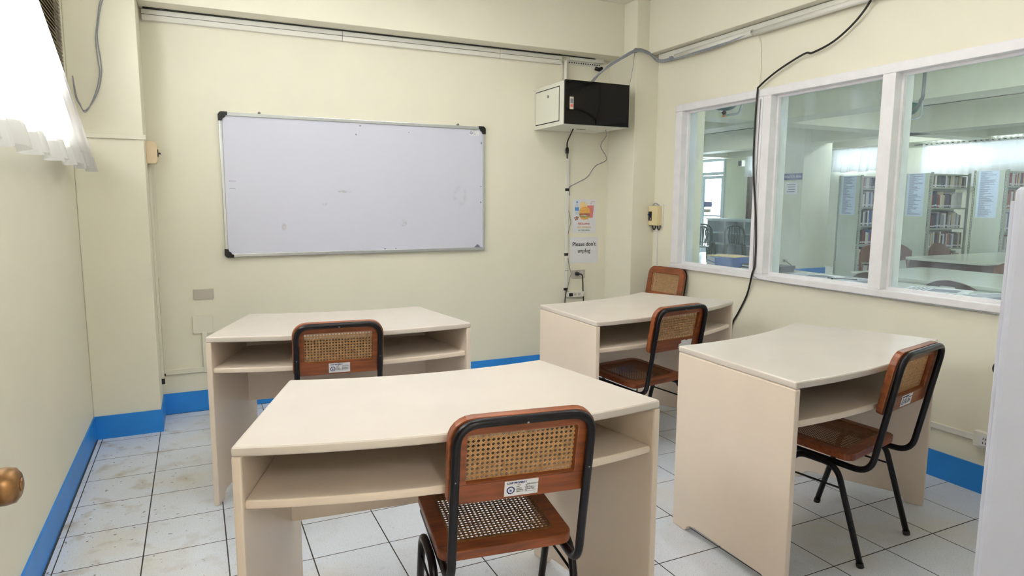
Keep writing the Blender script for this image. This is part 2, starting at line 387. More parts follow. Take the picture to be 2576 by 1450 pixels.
# ---------------- left window: frame, louvre slats by the column, panes
win = struct(thing('window_1', 'high window in the left wall behind a white curtain', 'window', (-0.09, (WY0+WY1)/2, WZ0)))
del win['category']
wy = (WY0+WY1)/2; hw = (WY1-WY0)/2; hh = WZ1-WZ0
MB().box(-.04, .04, -hw, hw, 0, .04).box(-.04, .04, -hw, hw, hh-.04, hh).box(-.04, .04, -hw, -hw+.04, .04, hh-.04).box(-.04, .04, hw-.04, hw, .04, hh-.04).build('frame', M_TRIM, win)
for yy in (0.72, -0.06, -0.80): MB().box(-.03, .03, yy-.02, yy+.02, .04, hh-.04).build('mullion', M_TRIM, win)
for (a, b) in ((-hw+.04, -.82), (-.78, -.08), (-.04, .70)): MB().box(-.003, .003, a, b, .04, hh-.04).build('pane', M_CLEAR, win)
MB().box(.058, .064, .74, hw-.002, .04, hh-.04).build('sky_block_panel', M_SLAT, win)  # added behind the slats to block the sky between them
slat = MB().box(-.013, .013, .74, hw-.002, -.0015, .0015).mesh('slat'); slat.materials.append(M_SLAT)
for k in range(31): link('slat', slat, None, win, (0.082, 0, .055+k*.0205), (0, 1.05, 0))

# curtain on a rod, flaring towards the column
def curtain(name, yl, yr_top, yr_bot, ztop, zbot, x0, xb, pleats, amp, nz=14, nu=200, mt=M_CURTAIN, curve=None, seed=1, hem=0.05, label=None, sidex=None):
    r = random.Random(seed); ph = [r.uniform(0, 6.28) for _ in range(4)]
    root = thing(name, label, 'curtain', (0, 0, 0)) if label else None
    vs = []; fs = []; hemf = []
    def pt(i, j):
        u = i/nu; v = j/nz; z = ztop+(zbot-ztop)*v
        yr = curve(v) if curve else yr_top+(yr_bot-yr_top)*v
        a = amp*(0.35+0.65*v)
        fold = math.sin(u*pleats*2*PI+ph[0])+0.5*math.sin(u*pleats*1.37*2*PI+ph[1])+0.35*math.sin(u*pleats*2.9*2*PI+ph[2])
        x = x0+(xb-x0)*v**1.5+a*fold*0.6
        y = yl+(yr-yl)*u+0.25*amp*math.sin(u*pleats*4*PI+ph[3])*v
        z += 0.012*math.sin(u*pleats*2*PI*0.5+ph[2])*v
        return (x, y, z)
    for j in range(nz+1):
        for i in range(nu+1): vs.append(pt(i, j))
    for j in range(nz):
        for i in range(nu): fs.append((j*(nu+1)+i, j*(nu+1)+i+1, (j+1)*(nu+1)+i+1, (j+1)*(nu+1)+i))
    mb = MB(); mb.add(vs, fs, True)
    return root, mb, pt
def crv(v):
    pts = [(0, -1.95), (0.3, -1.58), (0.55, -1.12), (0.75, -0.80), (1.0, -0.46)]
    for (a, ya), (b, yb) in zip(pts, pts[1:]):
        if v <= b: return ya+(yb-ya)*(v-a)/(b-a)
    return pts[-1][1]
root, mb, pt = curtain('curtain', -3.6, 0, 0, 2.50, 1.545, 0.055, 0.10, 17, 0.030, curve=crv, seed=4, label='white sheer curtain flaring over the high window on the left wall')
mb.build('cloth', M_CURTAIN, root)
hm = MB(); nu = 200; vs = []; fs = []
for j in range(3):
    for i in range(nu+1):
        p = pt(i, 14*(1-0.075*(2-j)/2)); vs.append((p[0]+.003, p[1], p[2]))
for j in range(2):
    for i in range(nu): fs.append((j*(nu+1)+i, j*(nu+1)+i+1, (j+1)*(nu+1)+i+1, (j+1)*(nu+1)+i))
hm.add(vs, fs, True).build('hem', M_HEM, root)
MB().tube([(0.055, -3.65, 2.505), (0.055, -0.5, 2.505)], 0.009).build('rod', M_ALU, root)
for yy in (-3.6, -2.0, -0.52): MB().box(0.0, 0.06, yy-.012, yy+.012, 2.495, 2.515).build('bracket', M_ALU, root)

# ---------------- library window: painted frame and three panes
lw = struct(thing('window_2', 'long white framed window onto the library', 'window', (W, 0, 0))); del lw['category']
FX0, FX1 = -0.022, 0.13
fr_parts = [('frame_jamb', (FX0+.001, FX1, -0.687, -0.612, 0.922, 2.065)), ('frame_jamb', (FX0+.001, FX1, -3.80, -3.72, 0.922, 2.065)),
            ('frame_head', (FX0, FX1, -3.80, -0.612, 2.065, 2.115)), ('frame_sill', (FX0-.006, FX1, -3.80, -0.612, 0.885, 0.922)),
            ('mullion', (FX0, FX1, -1.475, -1.425, 0.922, 2.065)), ('mullion', (FX0-.004, FX1, -1.545, -1.480, 0.922, 2.065)),
            ('mullion', (FX0, FX1, -2.374, -2.300, 0.922, 2.065)), ('mullion', (FX0, FX1, -3.12, -3.05, 0.922, 2.065))]
for n, b in fr_parts: MB().box(*b).build(n, M_TRIM, lw, bevel=0.004)
for (a, b) in ((-1.425, -0.687), (-2.300, -1.545), (-3.05, -2.374), (-3.72, -3.12)):
    MB().box(.050, .056, a, b, .922, 2.065).build('pane', M_GLASS, lw)
    MB().box(.030, .050, a, a+.014, .922, 2.065).box(.030, .050, b-.014, b, .922, 2.065).box(.030, .050, a+.014, b-.014, .922, .936).box(.030, .050, a+.014, b-.014, 2.051, 2.065).build('glazing_bead', M_TRIM, lw)

# ---------------- open door at the left with brass knob
door = struct(thing('door_1', 'open varnished door leaf with a brass knob at the left', 'door', (0.232, YF+0.01, 0))); del door['category']
MB().box(-.02, .02, 0.0, 0.94, 0.008, 2.09).build('leaf', M_DOORWOOD, door, bevel=0.003)
for (z0, z1) in ((.15, .95), (1.10, 1.95)):
    MB().ring(rrect(.14, .80, z0, z1, .004, 1), rrect(.19, .75, z0+.05, z1-.05, .004, 1), .02, .028, 'x').build('panel_moulding', M_DOORWOOD, door)
kn = MB().lathe([(0, .020), (.030, .020), (.031, .027), (.012, .031), (.011, .046), (.020, .049), (.0275, .060), (.0285, .078), (.026, .090), (.018, .096), (0, .097)], 28, 'x').build('knob', M_BRASS, door, loc=(0, 0.888, 0.957))
MB().lathe([(0, .0965), (.010, .0965), (.010, .0985), (0, .0985)], 16, 'x').build('lock_button', M_BRASS, kn)

# ---------------- white cabinet at the right edge
cab = thing('steel_cabinet', 'tall white enamelled cabinet with rounded corners at the right edge', 'cabinet', (0, 0, 0))
cab.location = (2.042, YF, 0)      # stands against the front wall, its side towards the doorway
CD, CW = -3.962-YF, 0.80
MB().prism(rrect(0, CW, 0.003, CD, .020, 5), 0.03, 1.418).build('body', M_CABINET, cab, bevel=0.014, seg=3)
MB().prism(rrect(0.03, CW-.03, 0.02, CD-.03, .01, 2), 0, 0.03).build('plinth', M_BLACK, cab)
for a in (0.012, CW/2+.002): MB().box(a, a+CW/2-.014, CD-.002, CD+.006, 0.06, 1.39).build('door', M_CABINET, cab, bevel=0.002)
MB().lathe([(0, 0), (.009, 0), (.009, .004), (.011, .005), (.011, .011), (.008, .013), (0, .013)], 14, 'y').build('latch', M_BLACK, cab, loc=(0.035, CD+.004, 1.045))

# ------------------------------------------------------------------ fill lamps added out of view on the ceiling
def fill_lamp(name, x, y, z, rz, watt, label, lib=False, size=1.2):
    t = thing(name, label, 'fill light', (x, y, z), rz)
    MB().box(-.63, .63, -.06, .06, -.045, 0).build('housing', M_TRIM, t, bevel=.006)
    for yy in (-.03, .03): MB().tube([(-.59, yy, -.062), (.59, yy, -.062)], .014, 8).build('tube', M_TUBE, t)
    for xx in (-.605, .605): MB().box(xx-.015, xx+.015, -.05, .05, -.08, -.045).build('lamp_holder', M_TRIM, t)
    ld = bpy.data.lights.new('fill_area', 'AREA'); ld.shape = 'RECTANGLE'; ld.size = 1.18; ld.size_y = 0.10; ld.energy = watt; ld.color = (1.0, 0.98, 0.94)
    lo = bpy.data.objects.new('fill_area', ld); col.objects.link(lo); lo.parent = t; lo.location = (0, 0, -.085)
    return t
fill_lamp('added_fill_light', 1.3, -2.9, ZC, PI/2, ROOM_FILL_W, 'added twin tube fill light over the front desk')
fill_lamp('added_fill_light', 2.75, -2.9, ZC, PI/2, ROOM_FILL_W, 'added twin tube fill light over the desk by the library window')
fill_lamp('added_fill_light', 2.0, -1.3, ZC, 0, ROOM_FILL_W, 'added twin tube fill light over the rear desks')

fill_lamp('added_fill_light', 0.75, -5.9, 2.6, PI/2, 20.0, 'added twin tube fill light in the unseen space behind the doorway')  # added fill for surfaces that face the doorway

# ------------------------------------------------------------------ desks: a sector of a ring, the sitter on the wide bulging side
DW, DF, DD, DH = 1.213, 0.911, 0.606, 0.786
SAGN, SAGF = 0.075, 0.056
def arc_y(x, half, y0, sag): return y0 - sag*(1-(x/half)**2)
def sector(inset_side, y_near_off, y_far, sag_far, n=14):
    """outline between near arc and a far arc, sides following the panels"""
    hn = DW/2-inset_side; out = []
    yn = -DD/2+y_near_off
    def half(y): return DW/2+(DF-DW)/2*(y+DD/2)/DD-inset_side
    h0 = half(yn); h1 = half(y_far)
    for k in range(n+1):
        x = -h0+2*h0*k/n; out.append((x, yn-SAGN*(1-(x/h0)**2)))
    for k in range(n+1):
        x = h1-2*h1*k/n; out.append((x, y_far-sag_far*(1-(x/h1)**2)))
    return out
desk_tpl = None
ALPHA = math.atan2((DW-DF)/2, DD)
def make_desk(label):
    t = thing('study_desk', label, 'desk', (0, 0, 0), 0, 'cream curved study desks')
    MB().prism(sector(0, 0, DD/2, SAGF, 22), DH-.026, DH).build('desktop', M_DESKTOP, t, bevel=.009, seg=3)
    MB().prism(sector(.024, .006, .165, 0.0, 22), .618, .642).build('shelf', M_DESK, t, bevel=.008, seg=3)
    L = DD/math.cos(ALPHA)
    prof = [(0, 0), (.070, 0), (.082, .012), (.090, .030), (.110, .037), (L-.150, .037), (L-.115, .034), (L-.098, .022), (L-.088, .004), (L-.080, 0), (L-.004, 0), (L-.004, DH-.026), (0, DH-.026)]
    for s in (-1, 1):
        p = MB().prism([(a, b) for a, b in prof], 0, .024, 'x') if s < 0 else MB().prism([(a, b) for a, b in prof], -.024, 0, 'x')
        p.build('side_panel', M_DESK, t, bevel=.006, seg=2, loc=(s*DW/2, -DD/2, 0), rot=(0, 0, s*ALPHA))
    hb = DW/2+(DF-DW)/2*(.165+DD/2)/DD-.022
    MB().box(-hb, hb, .160, .180, .35, DH-.026).build('back_panel', M_DESK, t, bevel=.003)
    return t
D1 = make_desk('cream curved study desk nearest the camera')
def place(o, x, y, deg): o.location = (x, y, 0); o.rotation_euler = (0, 0, math.radians(deg)); return o
place(D1, 1.268, -2.794, -5.69)
for (x, y, a, lb) in [(1.238, -1.333, -6.85, 'cream curved study desk below the whiteboard'), (2.908, -1.511, 13.33, 'cream curved study desk in the far corner by the wall posters'),
                      (2.910, -2.758, 12.52, 'cream curved study desk on the right below the library window')]:
    d = copy_tree(D1); place(d, x, y, a); d['label'] = lb

# ------------------------------------------------------------------ chairs
def clip_line(p, d, w0, w1, h0, h1):
    t0, t1 = -9, 9
    for (o, q, a, b) in ((p[0], d[0], w0, w1), (p[1], d[1], h0, h1)):
        if abs(q) < 1e-9:
            if o < a or o > b: return None
            continue
        ta, tb = (a-o)/q, (b-o)/q
        if ta > tb: ta, tb = tb, ta
        t0 = max(t0, ta); t1 = min(t1, tb)
    return (t0, t1) if t1-t0 > .002 else None
def cane_mesh(name, w0, w1, h0, h1, pitch, plane):
    """six-way cane weave: pairs of uprights, pairs of cross strands, single diagonals both ways"""
    mb = MB()
    def strand(p, d, sw, lay):
        r = clip_line(p, d, w0, w1, h0, h1)
        if not r: return
        a = (p[0]+d[0]*r[0], p[1]+d[1]*r[0]); b = (p[0]+d[0]*r[1], p[1]+d[1]*r[1]); n = (-d[1]*sw/2, d[0]*sw/2); th = .0004
        c = []
        for zz in (lay-th, lay+th):
            for q in ((a[0]+n[0], a[1]+n[1]), (a[0]-n[0], a[1]-n[1]), (b[0]-n[0], b[1]-n[1]), (b[0]+n[0], b[1]+n[1])):
                c.append((q[0], q[1], zz) if plane == 'z' else (q[0], zz, q[1]))
        mb.add(c, [(0, 1, 2, 3), (7, 6, 5, 4), (0, 4, 5, 1), (1, 5, 6, 2), (2, 6, 7, 3), (3, 7, 4, 0)])
    k = 0
    while w0+k*pitch <= w1+pitch:
        for o in (-.00125, .00125): strand((w0+k*pitch+o, (h0+h1)/2), (0, 1), .0017, .0)
        k += 1
    k = 0
    while h0+k*pitch <= h1+pitch:
        for o in (-.00125, .00125): strand(((w0+w1)/2, h0+k*pitch+o), (1, 0), .0017, .0006)
        k += 1
    s = math.sqrt(.5); n = int((w1-w0+h1-h0)/pitch)+2
    for k in range(-n, n):
        strand((w0+(k+.5)*pitch, h0), (s, s), .0020, .0011)
        strand((w0+(k+.5)*pitch, h0), (-s, s), .0020, .0016)
    return mb.mesh(name)
def seal(parent, r, loc, rot=(PI/2, 0, 0)):
    n = 72; P = [((1+.06*math.cos(12*2*PI*k/n))*r*math.cos(2*PI*k/n), (1+.06*math.cos(12*2*PI*k/n))*r*math.sin(2*PI*k/n)) for k in range(n)]
    e = MB().prism(P, 0, .0003).build('emblem', M_NAVY, parent, loc=loc, rot=rot)
    MB().prism([(.72*r*math.cos(2*PI*k/24), .72*r*math.sin(2*PI*k/24)) for k in range(24)], .0003, .0006).build('emblem_field', M_PAPER, e)
    MB().prism([(-.42*r, -.30*r), (.10*r, -.42*r), (.44*r, -.22*r), (-.05*r, -.02*r)], .0006, .0009).prism([(-.45*r, -.05*r), (-.12*r, -.05*r), (-.28*r, .38*r)], .0006, .0009).build('emblem_book', M_SEAL, e)
    MB().prism([(.0, -.20*r), (.20*r, .08*r), (.13*r, .20*r), (0, .12*r), (-.13*r, .20*r), (-.20*r, .08*r)], .0009, .0011).prism([(-.06*r, .18*r), (.07*r, .18*r), (.01*r, .52*r)], .0009, .0011).build('emblem_heart', M_NAVY, e)
    return e
def property_tag(parent, cx, cz, wd, ht, y):
    """white asset sticker facing -y"""
    s = MB().prism(rrect(-wd/2, wd/2, -ht/2, ht/2, .001, 2), 0, -.0006, 'y').build('property_sticker', M_PAPER, parent, loc=(cx, y, cz))
    s['label'] = 'white printed property sticker with a blue emblem'
    k = wd/.088
    text('LCUP PROPERTY', .0066*k, M_NAVY, s, (-wd/2+.006*k, -.0010, ht/2-.0085*k), bold=.00022*k, sx=1.05)
    seal(s, .0105*k, (-wd/2+.0165*k, -.0008, -.0045*k))
    for q, (a, h2) in enumerate([('Code:', '1CUP-2015-01-25'), ('Date:', '19'), ('Location:', 'LUP Library'), ('Description:', 'Solihiya Chair'), ('Control No.', '20')]):
        z = ht/2-(.0145+.0047*q)*k; x0 = -wd/2+(.031 if q else .033)*k
        text(a, .0038*k, M_INK, s, (x0, -.0010, z))
        text(h2, .0042*k, M_GREYINK, s, (x0+.024*k, -.0010, z+.0004*k))
        MB().box(x0+.021*k, wd/2-.006*k, -.0010, -.0006, z-.0008*k, z-.0005*k).build('rule_line', M_INK, s)
    return s
TILT = math.atan2(.045, .245); BH = .249
def make_chair(label, kind='tag'):
    t = thing('cane_chair', label, 'chair', (0, 0, 0), 0, 'cane seat chairs with black tube frames')
    # seat
    st = MB().ring(rrect(-.20, .20, -.20, .20, [.04, .04, .055, .055], 6), rrect(-.150, .150, -.150, .150, .02, 6), -.015, .015).build('seat', M_WOOD, t, bevel=.005, seg=2, loc=(0, .072, .418), rot=(.05, 0, 0))
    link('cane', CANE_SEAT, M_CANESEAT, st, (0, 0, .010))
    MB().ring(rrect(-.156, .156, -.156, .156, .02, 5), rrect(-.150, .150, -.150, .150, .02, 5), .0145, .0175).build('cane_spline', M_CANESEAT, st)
    # backrest in its own tilted frame
    bk = MB().ring(rrect(-.20, .20, 0, BH, [.028, .028, .062, .062], 6), rrect(-.150, .150, .060, .200, .006, 6), -.0125, .0125, 'y').build('backrest', M_WOOD, t, bevel=.004, seg=2, loc=(0, -.21, .605), rot=(TILT, 0, 0))
    link('cane', CANE_BACK, M_CANE, bk, (0, .004, 0))
    MB().box(-.20, .20, -.0128, .0128, .0575, .0583).build('rail_joint', M_WOODDARK, bk)
    if kind == 'tag': property_tag(bk, .002, .031, .094, .046, -.0126)
    elif kind == 'torn':
        s = MB().prism([(-.005, .006), (.095, .004), (.095, .050), (.060, .050), (.050, .045), (.040, .052), (.010, .050), (.012, .035), (-.005, .030)], 0, -.0006, 'y').build('torn_sticker', M_PAPER, bk, loc=(0.03, -.0126, 0))
        s['label'] = 'torn blank white sticker'
    # one bent tube: under the seat, up behind the backrest and across
    x = .183
    path = []
    yb = lambda z: -.2365-(z-.605)*math.tan(TILT)
    raw = [(-x, .22, .386), (-x, yb(.37), .368), (-x, yb(.838), .838), (x, yb(.838), .838), (x, yb(.37), .368), (x, .22, .386)]
    MB().tube(fillet(raw, .065, 8), .0122, 12).build('back_frame', M_BLACKTUBE, t)
    for s in (-1, 1):
        lx = s*.2085
        raw = [(lx, -.195, .004), (lx, -.080, .372), (lx, .095, .378), (lx, .195, .004)]
        MB().tube(fillet(raw, .055, 8), .0120, 12).build('leg_frame', M_BLACKTUBE, t)
        for yy, d in ((-.195, .0), (.195, 0)): MB().tube([(lx, yy, 0.0), (lx, yy*(1-.02), .016)], .0140, 12).build('foot_cap', M_BLACK, t)
        MB().tube([(lx, -.108, .285), (lx, .119, .290)], .0042, 6).build('stretcher', M_BLACKTUBE, t)
    scr = [(0, BH*.952, .0), (-x, .085, 0), (x, .085, 0)]
    for (sx, sz, _) in scr:
        MB().lathe([(0, -.0385), (.0042, -.0375), (.0042, -.034), (0, -.034)], 10, 'y').build('screw', M_SCREW, bk, loc=(sx, 0, sz))
    return t
CANE_SEAT = cane_mesh('seat_cane', -.1505, .1505, -.1505, .1505, .0134, 'z')
CANE_BACK = cane_mesh('back_cane', -.1505, .1505, .0595, .2005, .0134, 'y')
C1 = make_chair('brown cane chair pushed up to the desk nearest the camera')
place(C1, 1.36, -3.005, -7.9)
c = copy_tree(C1); place(c, 1.168, -1.512, -6.0); c['label'] = 'brown cane chair at the desk below the whiteboard'
c = copy_tree(C1); place(c, 2.982, -2.924, 12.4); c['label'] = 'brown cane chair at the right hand desk below the library window'
C2 = make_chair('brown cane chair with torn sticker at the far corner desk', 'torn'); place(C2, 2.831, -1.754, 9.5)
C3 = make_chair('brown cane chair standing against the right wall in the corner', 'none'); place(C3, 3.628, -0.655, 95); C3.scale = (.97, 1, 1.043)

# ------------------------------------------------------------------ whiteboard
X0, X1, Z0, Z1 = 0.757, 2.601, 1.016, 1.945
wb = thing('whiteboard', 'long whiteboard with an aluminium frame on the back wall', 'whiteboard', ((X0+X1)/2, 0, (Z0+Z1)/2))
a, b = (X1-X0)/2, (Z1-Z0)/2
MB().box(-a+.01, a-.01, -.016, -.002, -b+.01, b-.01).build('writing_surface', M_WB, wb)
fw = .022
for n, bx in [('frame_rail', (-a, a, -.026, -.001, b-fw, b)), ('frame_rail', (-a, a, -.030, -.001, -b, -b+fw)), ('frame_stile', (-a, -a+fw*.8, -.024, -.001, -b+fw, b-fw)), ('frame_stile', (a-fw*.8, a, -.024, -.001, -b+fw, b-fw))]:
    MB().box(*bx).build(n, M_ALU, wb, bevel=.003)
def corner(sx, sz):
    c = .052; P = [(0.014, -.004), (c, -.004), (c, .017), (.040, .020), (.034, .032), (.024, .036), (.018, .054), (-.004, .054), (-.004, .014), (0.004, 0.002)]
    P = [(sx*(-a+p[0]), sz*(-b+p[1])) for p in P]
    MB().prism(P if sx*sz > 0 else P[::-1], -.031, -.001, 'y').build('corner_cap', M_BLACK, wb, bevel=.002)
corner(1, 1); corner(1, -1); corner(-1, -1)
for xx in (-a+.245, a-.215): MB().lathe([(0, -.024), (.008, -.022), (.008, -.001), (0, -.001)], 10, 'y').build('mounting_screw', M_SCREW, wb, loc=(xx, 0, b+.007))
MB().prism([(a-.088, -b+fw), (a-.036, -b+fw), (a-.048, -b+.036), (a-.062, -b+.046), (a-.074, -b+.034)], -.0172, -.0160, 'y').build('chipped_corner', M_GREYINK, wb)
for (mx, mz, sw, sh) in ((-.02, b-.040, .006, .003), (.33, b-.068, .003, .002), (.14, -b+.028, .007, .003), (.22, -b+.029, .004, .003), (a-.028, b-.12, .004, .008), (a-.03, .02, .004, .004), (a-.032, -.10, .004, .006), (-.86, .03, .02, .0012), (-.86, -.02, .018, .0012), (-.05, b-.10, .003, .006)):
    MB().box(mx-sw, mx+sw, -.0166, -.0160, mz-sh, mz+sh).build('scuff', M_GREYINK, wb)
tg = MB().prism(rrect(-.042, .042, -.021, .021, .003, 2), 0, -.0006, 'y').build('property_sticker', M_PAPER, wb, loc=(a-.083, -.0161, b-.045))
text('LCUP PROPERTY', .0075, M_GREYINK, tg, (-.036, -.001, .0125)); seal(tg, .0105, (-.026, -.0008, -.003))
for q, s_ in enumerate(('Code:', 'Date:', 'Location:', 'Description:', 'Control No.')): text(s_, .0045, M_GREYINK, tg, (-.011, -.001, .0065-.0052*q))

# ------------------------------------------------------------------ television cabinet in the corner
tv = thing('television_cabinet', 'white wall cabinet holding a black television near the ceiling', 'cabinet', (3.03, 0, 1.945))
TW, TD, TH = .557, .468, .309
MB().box(0, TW, -TD+.012, -.002, 0, .012).box(0, TW, -TD+.012, -.002, TH-.012, TH).box(0, .012, -TD+.012, -.002, .012, TH-.012).box(TW-.012, TW, -TD+.012, -.002, .012, TH-.012).box(.012, TW-.012, -.014, -.002, .012, TH-.012).build('body', M_CABWHITE, tv, bevel=.002)
MB().box(.006, TW+.003, -TD-.006, -TD+.014, .004, TH+.006).build('screen', M_TV, tv, bevel=.002)
dr = MB().box(-.004, .001, -TD+.075, -.035, .035, TH-.035).build('side_door', M_CABWHITE, tv, bevel=.0015)
MB().ring(rrect(-TD+.068, -.028, .028, TH-.028, .002, 1), rrect(-TD+.074, -.034, .034, TH-.034, .002, 1), -.0015, .0005, 'x').build('door_gap', M_INK, tv)
MB().lathe([(0, -.012), (.006, -.012), (.0095, -.009), (.0095, -.003), (0, -.003)], 16, 'x').build('lock', M_SCREW, dr, loc=(0, -TD*.50, TH-.085))
ls = MB().box(.042, .074, -TD-.0072, -TD-.006, .108, .196).build('screen_sticker', M_PLATE, tv); ls['label'] = 'small vertical sticker with a red block'
MB().box(.048, .068, -TD-.0078, -TD-.0072, .124, .143).build('sticker_block', M_RED, ls)
MB().box(.048, .068, -TD-.0078, -TD-.0072, .150, .184).build('sticker_text', M_GREYINK, ls)
MB().box(.25, .33, -.24, -.226, -.0012, 0).build('bottom_slot', M_BLACK, tv)
for hx in (.28,): MB().box(hx-.026, hx-.022, -.055, -.002, TH, .545).box(hx-.026, hx+.024, -.006, -.002, TH, .545).build('hanger_bar', M_CASING, tv)
hole = MB().lathe([(0, -.0062), (.0055, -.0062), (.0055, -.006), (0, -.006)], 10, 'y').mesh('slot_hole'); hole.materials.append(M_INK)
for k in range(11): link('slot_hole', hole, None, tv, (.264, 0, TH+.018+k*.020))

# ------------------------------------------------------------------ cable trunking and cables
t = thing('cable_trunking', 'white cable trunking under the beam along the back wall', 'trunking', (1.8, 0, 2.49))
for xa, xb_ in ((.36, 1.55), (1.552, 2.72), (2.722, 3.255)):
    MB().box(xa-1.8, xb_-1.8, -.032, 0, -.030, .002).build('trunk_cover', M_CASING, t, bevel=.003)
    MB().box(xa-1.8, xb_-1.8, -.036, 0, .004, .032).build('trunk_base', M_CASING, t, bevel=.003)
t = thing('slotted_angle', 'short white slotted angle bar under the beam behind the television', 'bracket', (3.47, 0, 2.50))
MB().box(-.15, .17, -.04, 0, .0, .03).box(-.15, .17, -.004, 0, -.03, .0).build('bar', M_CASING, t)
for k in range(14): link('slot_hole', hole, None, t, (-.13+k*.0215, .001, -.012))
MB().tube([(.10, -.02, -.04), (.13, -.03, -.05), (.16, -.03, -.04)], .016, 8).build('junction_clamp', M_BLACK, t)
t = thing('cable_trunking', 'white cable trunking under the beam along the library wall', 'trunking', (W, -2.4, 2.50))
for ya, yb_ in ((-.40, -2.2), (-2.202, -4.4)): MB().box(-.034, 0, yb_+2.4, ya+2.4, -.032, .026).build('trunk_base', M_CASING, t, bevel=.003)
for ya, yb_ in ((-.62, -1.38), (-1.40, -2.7)):
    MB().tube([(-.046, ya+2.4, -.030), (-.046, yb_+2.4, -.022)], .019, 10).build('wrapped_pipe', M_CASING, t)
def wire(name, pts, r, mt, label, cat='cable', seg=7, n=6, group=None):
    base = Vector(pts[0]); o = MB().tube(spline([Vector(p)-base for p in pts], n), r, seg).build(name, mt, None, loc=base)
    return tag(o, label, cat, group)
wx = W-.034
wire('power_cable', [(W-.05, -2.222, 2.53), (W-.05, -2.222, 2.464), (wx, -2.123, 2.375), (wx, -1.991, 2.297), (wx, -1.85, 2.262), (wx, -1.789, 2.266), (wx, -1.60, 2.205), (wx, -1.455, 2.132), (wx, -1.436, 2.09), (wx, -1.429, 1.851), (wx, -1.436, 1.595), (wx, -1.48, 1.259), (wx, -1.491, .997), (wx-.006, -1.476, .917), (W-.012, -1.415, .775), (W-.009, -1.343, .642), (W-.009, -1.288, .55), (W-.009, -1.26, .42)], .0062, M_CABLE, 'black cable hanging down the library window mullion')
wire('phone_wire', [(W-.03, -1.40, 2.48), (W-.006, -1.415, 2.40), (W-.005, -1.425, 2.25), (W-.026, -1.436, 2.12)], .0032, M_CREAMCASE, 'thin cream wire running down from the trunking to the window')
wire('mullion_wire', [(W-.026, -1.460, 2.05), (W-.026, -1.455, 1.7), (W-.026, -1.462, 1.2), (W-.030, -1.475, .93), (W-.034, -1.50, .90), (W-.032, -1.6, .887), (W-.032, -2.2, .884), (W-.032, -3.2, .880)], .0028, M_GREYCABLE, 'thin grey wire along the window mullion and sill')
# bundle of grey cables from the wall around the column to the television
t = thing('cable_bundle', 'bundle of grey cables from the trunking over the corner column to the television', 'cable', (3.72, -.385, 2.548))
for q in range(6):
    dx, dz = rnd.uniform(-.010, .010), rnd.uniform(-.012, .012)
    pts = [(W-.06, -1.39+dx, 2.478), (W-.055, -1.07, 2.46+dz), (W-.055, -.56, 2.462+dz), (W-.05, -.42, 2.48+dz), (3.83, -.385+dx*.5, 2.535+dz), (3.72, -.385+dx*.5, 2.548+dz), (3.60, -.38+dx, 2.49+dz), (3.48+dx, -.33, 2.41+dz), (3.40+dx*3, -.28, 2.33), (3.36+dx*4, -.26, 2.262)]
    MB().tube(spline([Vector(p)-t.location for p in pts], 6), .0040, 7).build('cable', M_GREYCABLE, t)
for p in ((W-.055, -.58, 2.462), (3.70, -.385, 2.54)): MB().lathe([(.016, -.006), (.018, -.006), (.018, .006), (.016, .006)], 12, 'y').build('cable_tie', M_GREYCABLE, t, loc=Vector(p)-t.location)
wire('beam_wire', [(.37, -.05, 2.526), (1.0, -.045, 2.525), (1.9, -.045, 2.525), (2.9, -.05, 2.526), (3.55, -.05, 2.524)], .004, M_CABLE, 'dark wire along the joint between the back beam and the wall')
wire('hanging_wire', [(3.705, -.366, 2.53), (3.69, -.366, 2.40), (3.68, -.34, 2.27)], .0025, M_GREYCABLE, 'short thin wire hanging from the bundle behind the television')
wire('antenna_wire', [(3.50, -.30, 1.944), (3.52, -.28, 1.90), (3.60, -.08, 1.84), (3.70, -.02, 1.74), (3.60, -.006, 1.682), (3.525, -.006, 1.593), (3.43, -.006, 1.545), (3.357, -.006, 1.505), (3.352, -.012, 1.44)], .0032, M_GREYCABLE, 'thin grey wire drooping from the television to the wall casing')
wire('television_lead', [(3.25, -.23, 1.944), (3.275, -.15, 1.91), (3.31, -.04, 1.86), (3.326, -.012, 1.80), (3.328, -.010, 1.72)], .0055, M_CABLE, 'short black cord from the television into the wall casing')
MBk = MB().lathe([(0, -.03), (.012, -.026), (.014, 0), (.010, .022), (0, .024)], 10).build('cord_knot', M_BLACK, None, loc=(3.324, -.016, 1.80)); tag(MBk, 'black tape knot on the television cord below the cabinet', 'tape')
# upright casing with tape bands
t = thing('cable_casing', 'slim white upright casing with black tape bands beside the posters', 'casing', (3.333, 0, .66))
MB().box(-.013, .013, -.016, 0, 0, 1.075).build('cover', M_CASING, t, bevel=.003)
for zz in (.815, .288, .0): MB().box(-.0145, .0145, -.0175, 0, zz, zz+.022).build('tape_band', M_BLACK, t)
for xx in (-.006, .006): MB().box(xx-.003, xx+.003, -.0168, -.016, .162, .168).build('mark', M_BLACK, t)
for (z0, z1, bulge) in ((1.32, 1.12, .020), (.93, .66, .030)):
    wire('loose_wire', [(3.350, -.008, z0), (3.352+bulge*.6, -.010, (z0*2+z1)/3), (3.352+bulge, -.010, (z0+z1)/2), (3.352+bulge*.5, -.010, (z0+2*z1)/3), (3.348, -.008, z1)], .0028, M_GREYCABLE, 'thin grey wire bowing out of the upright casing %s' % ('beside the food poster' if z0 > 1.2 else 'above the power strip'))
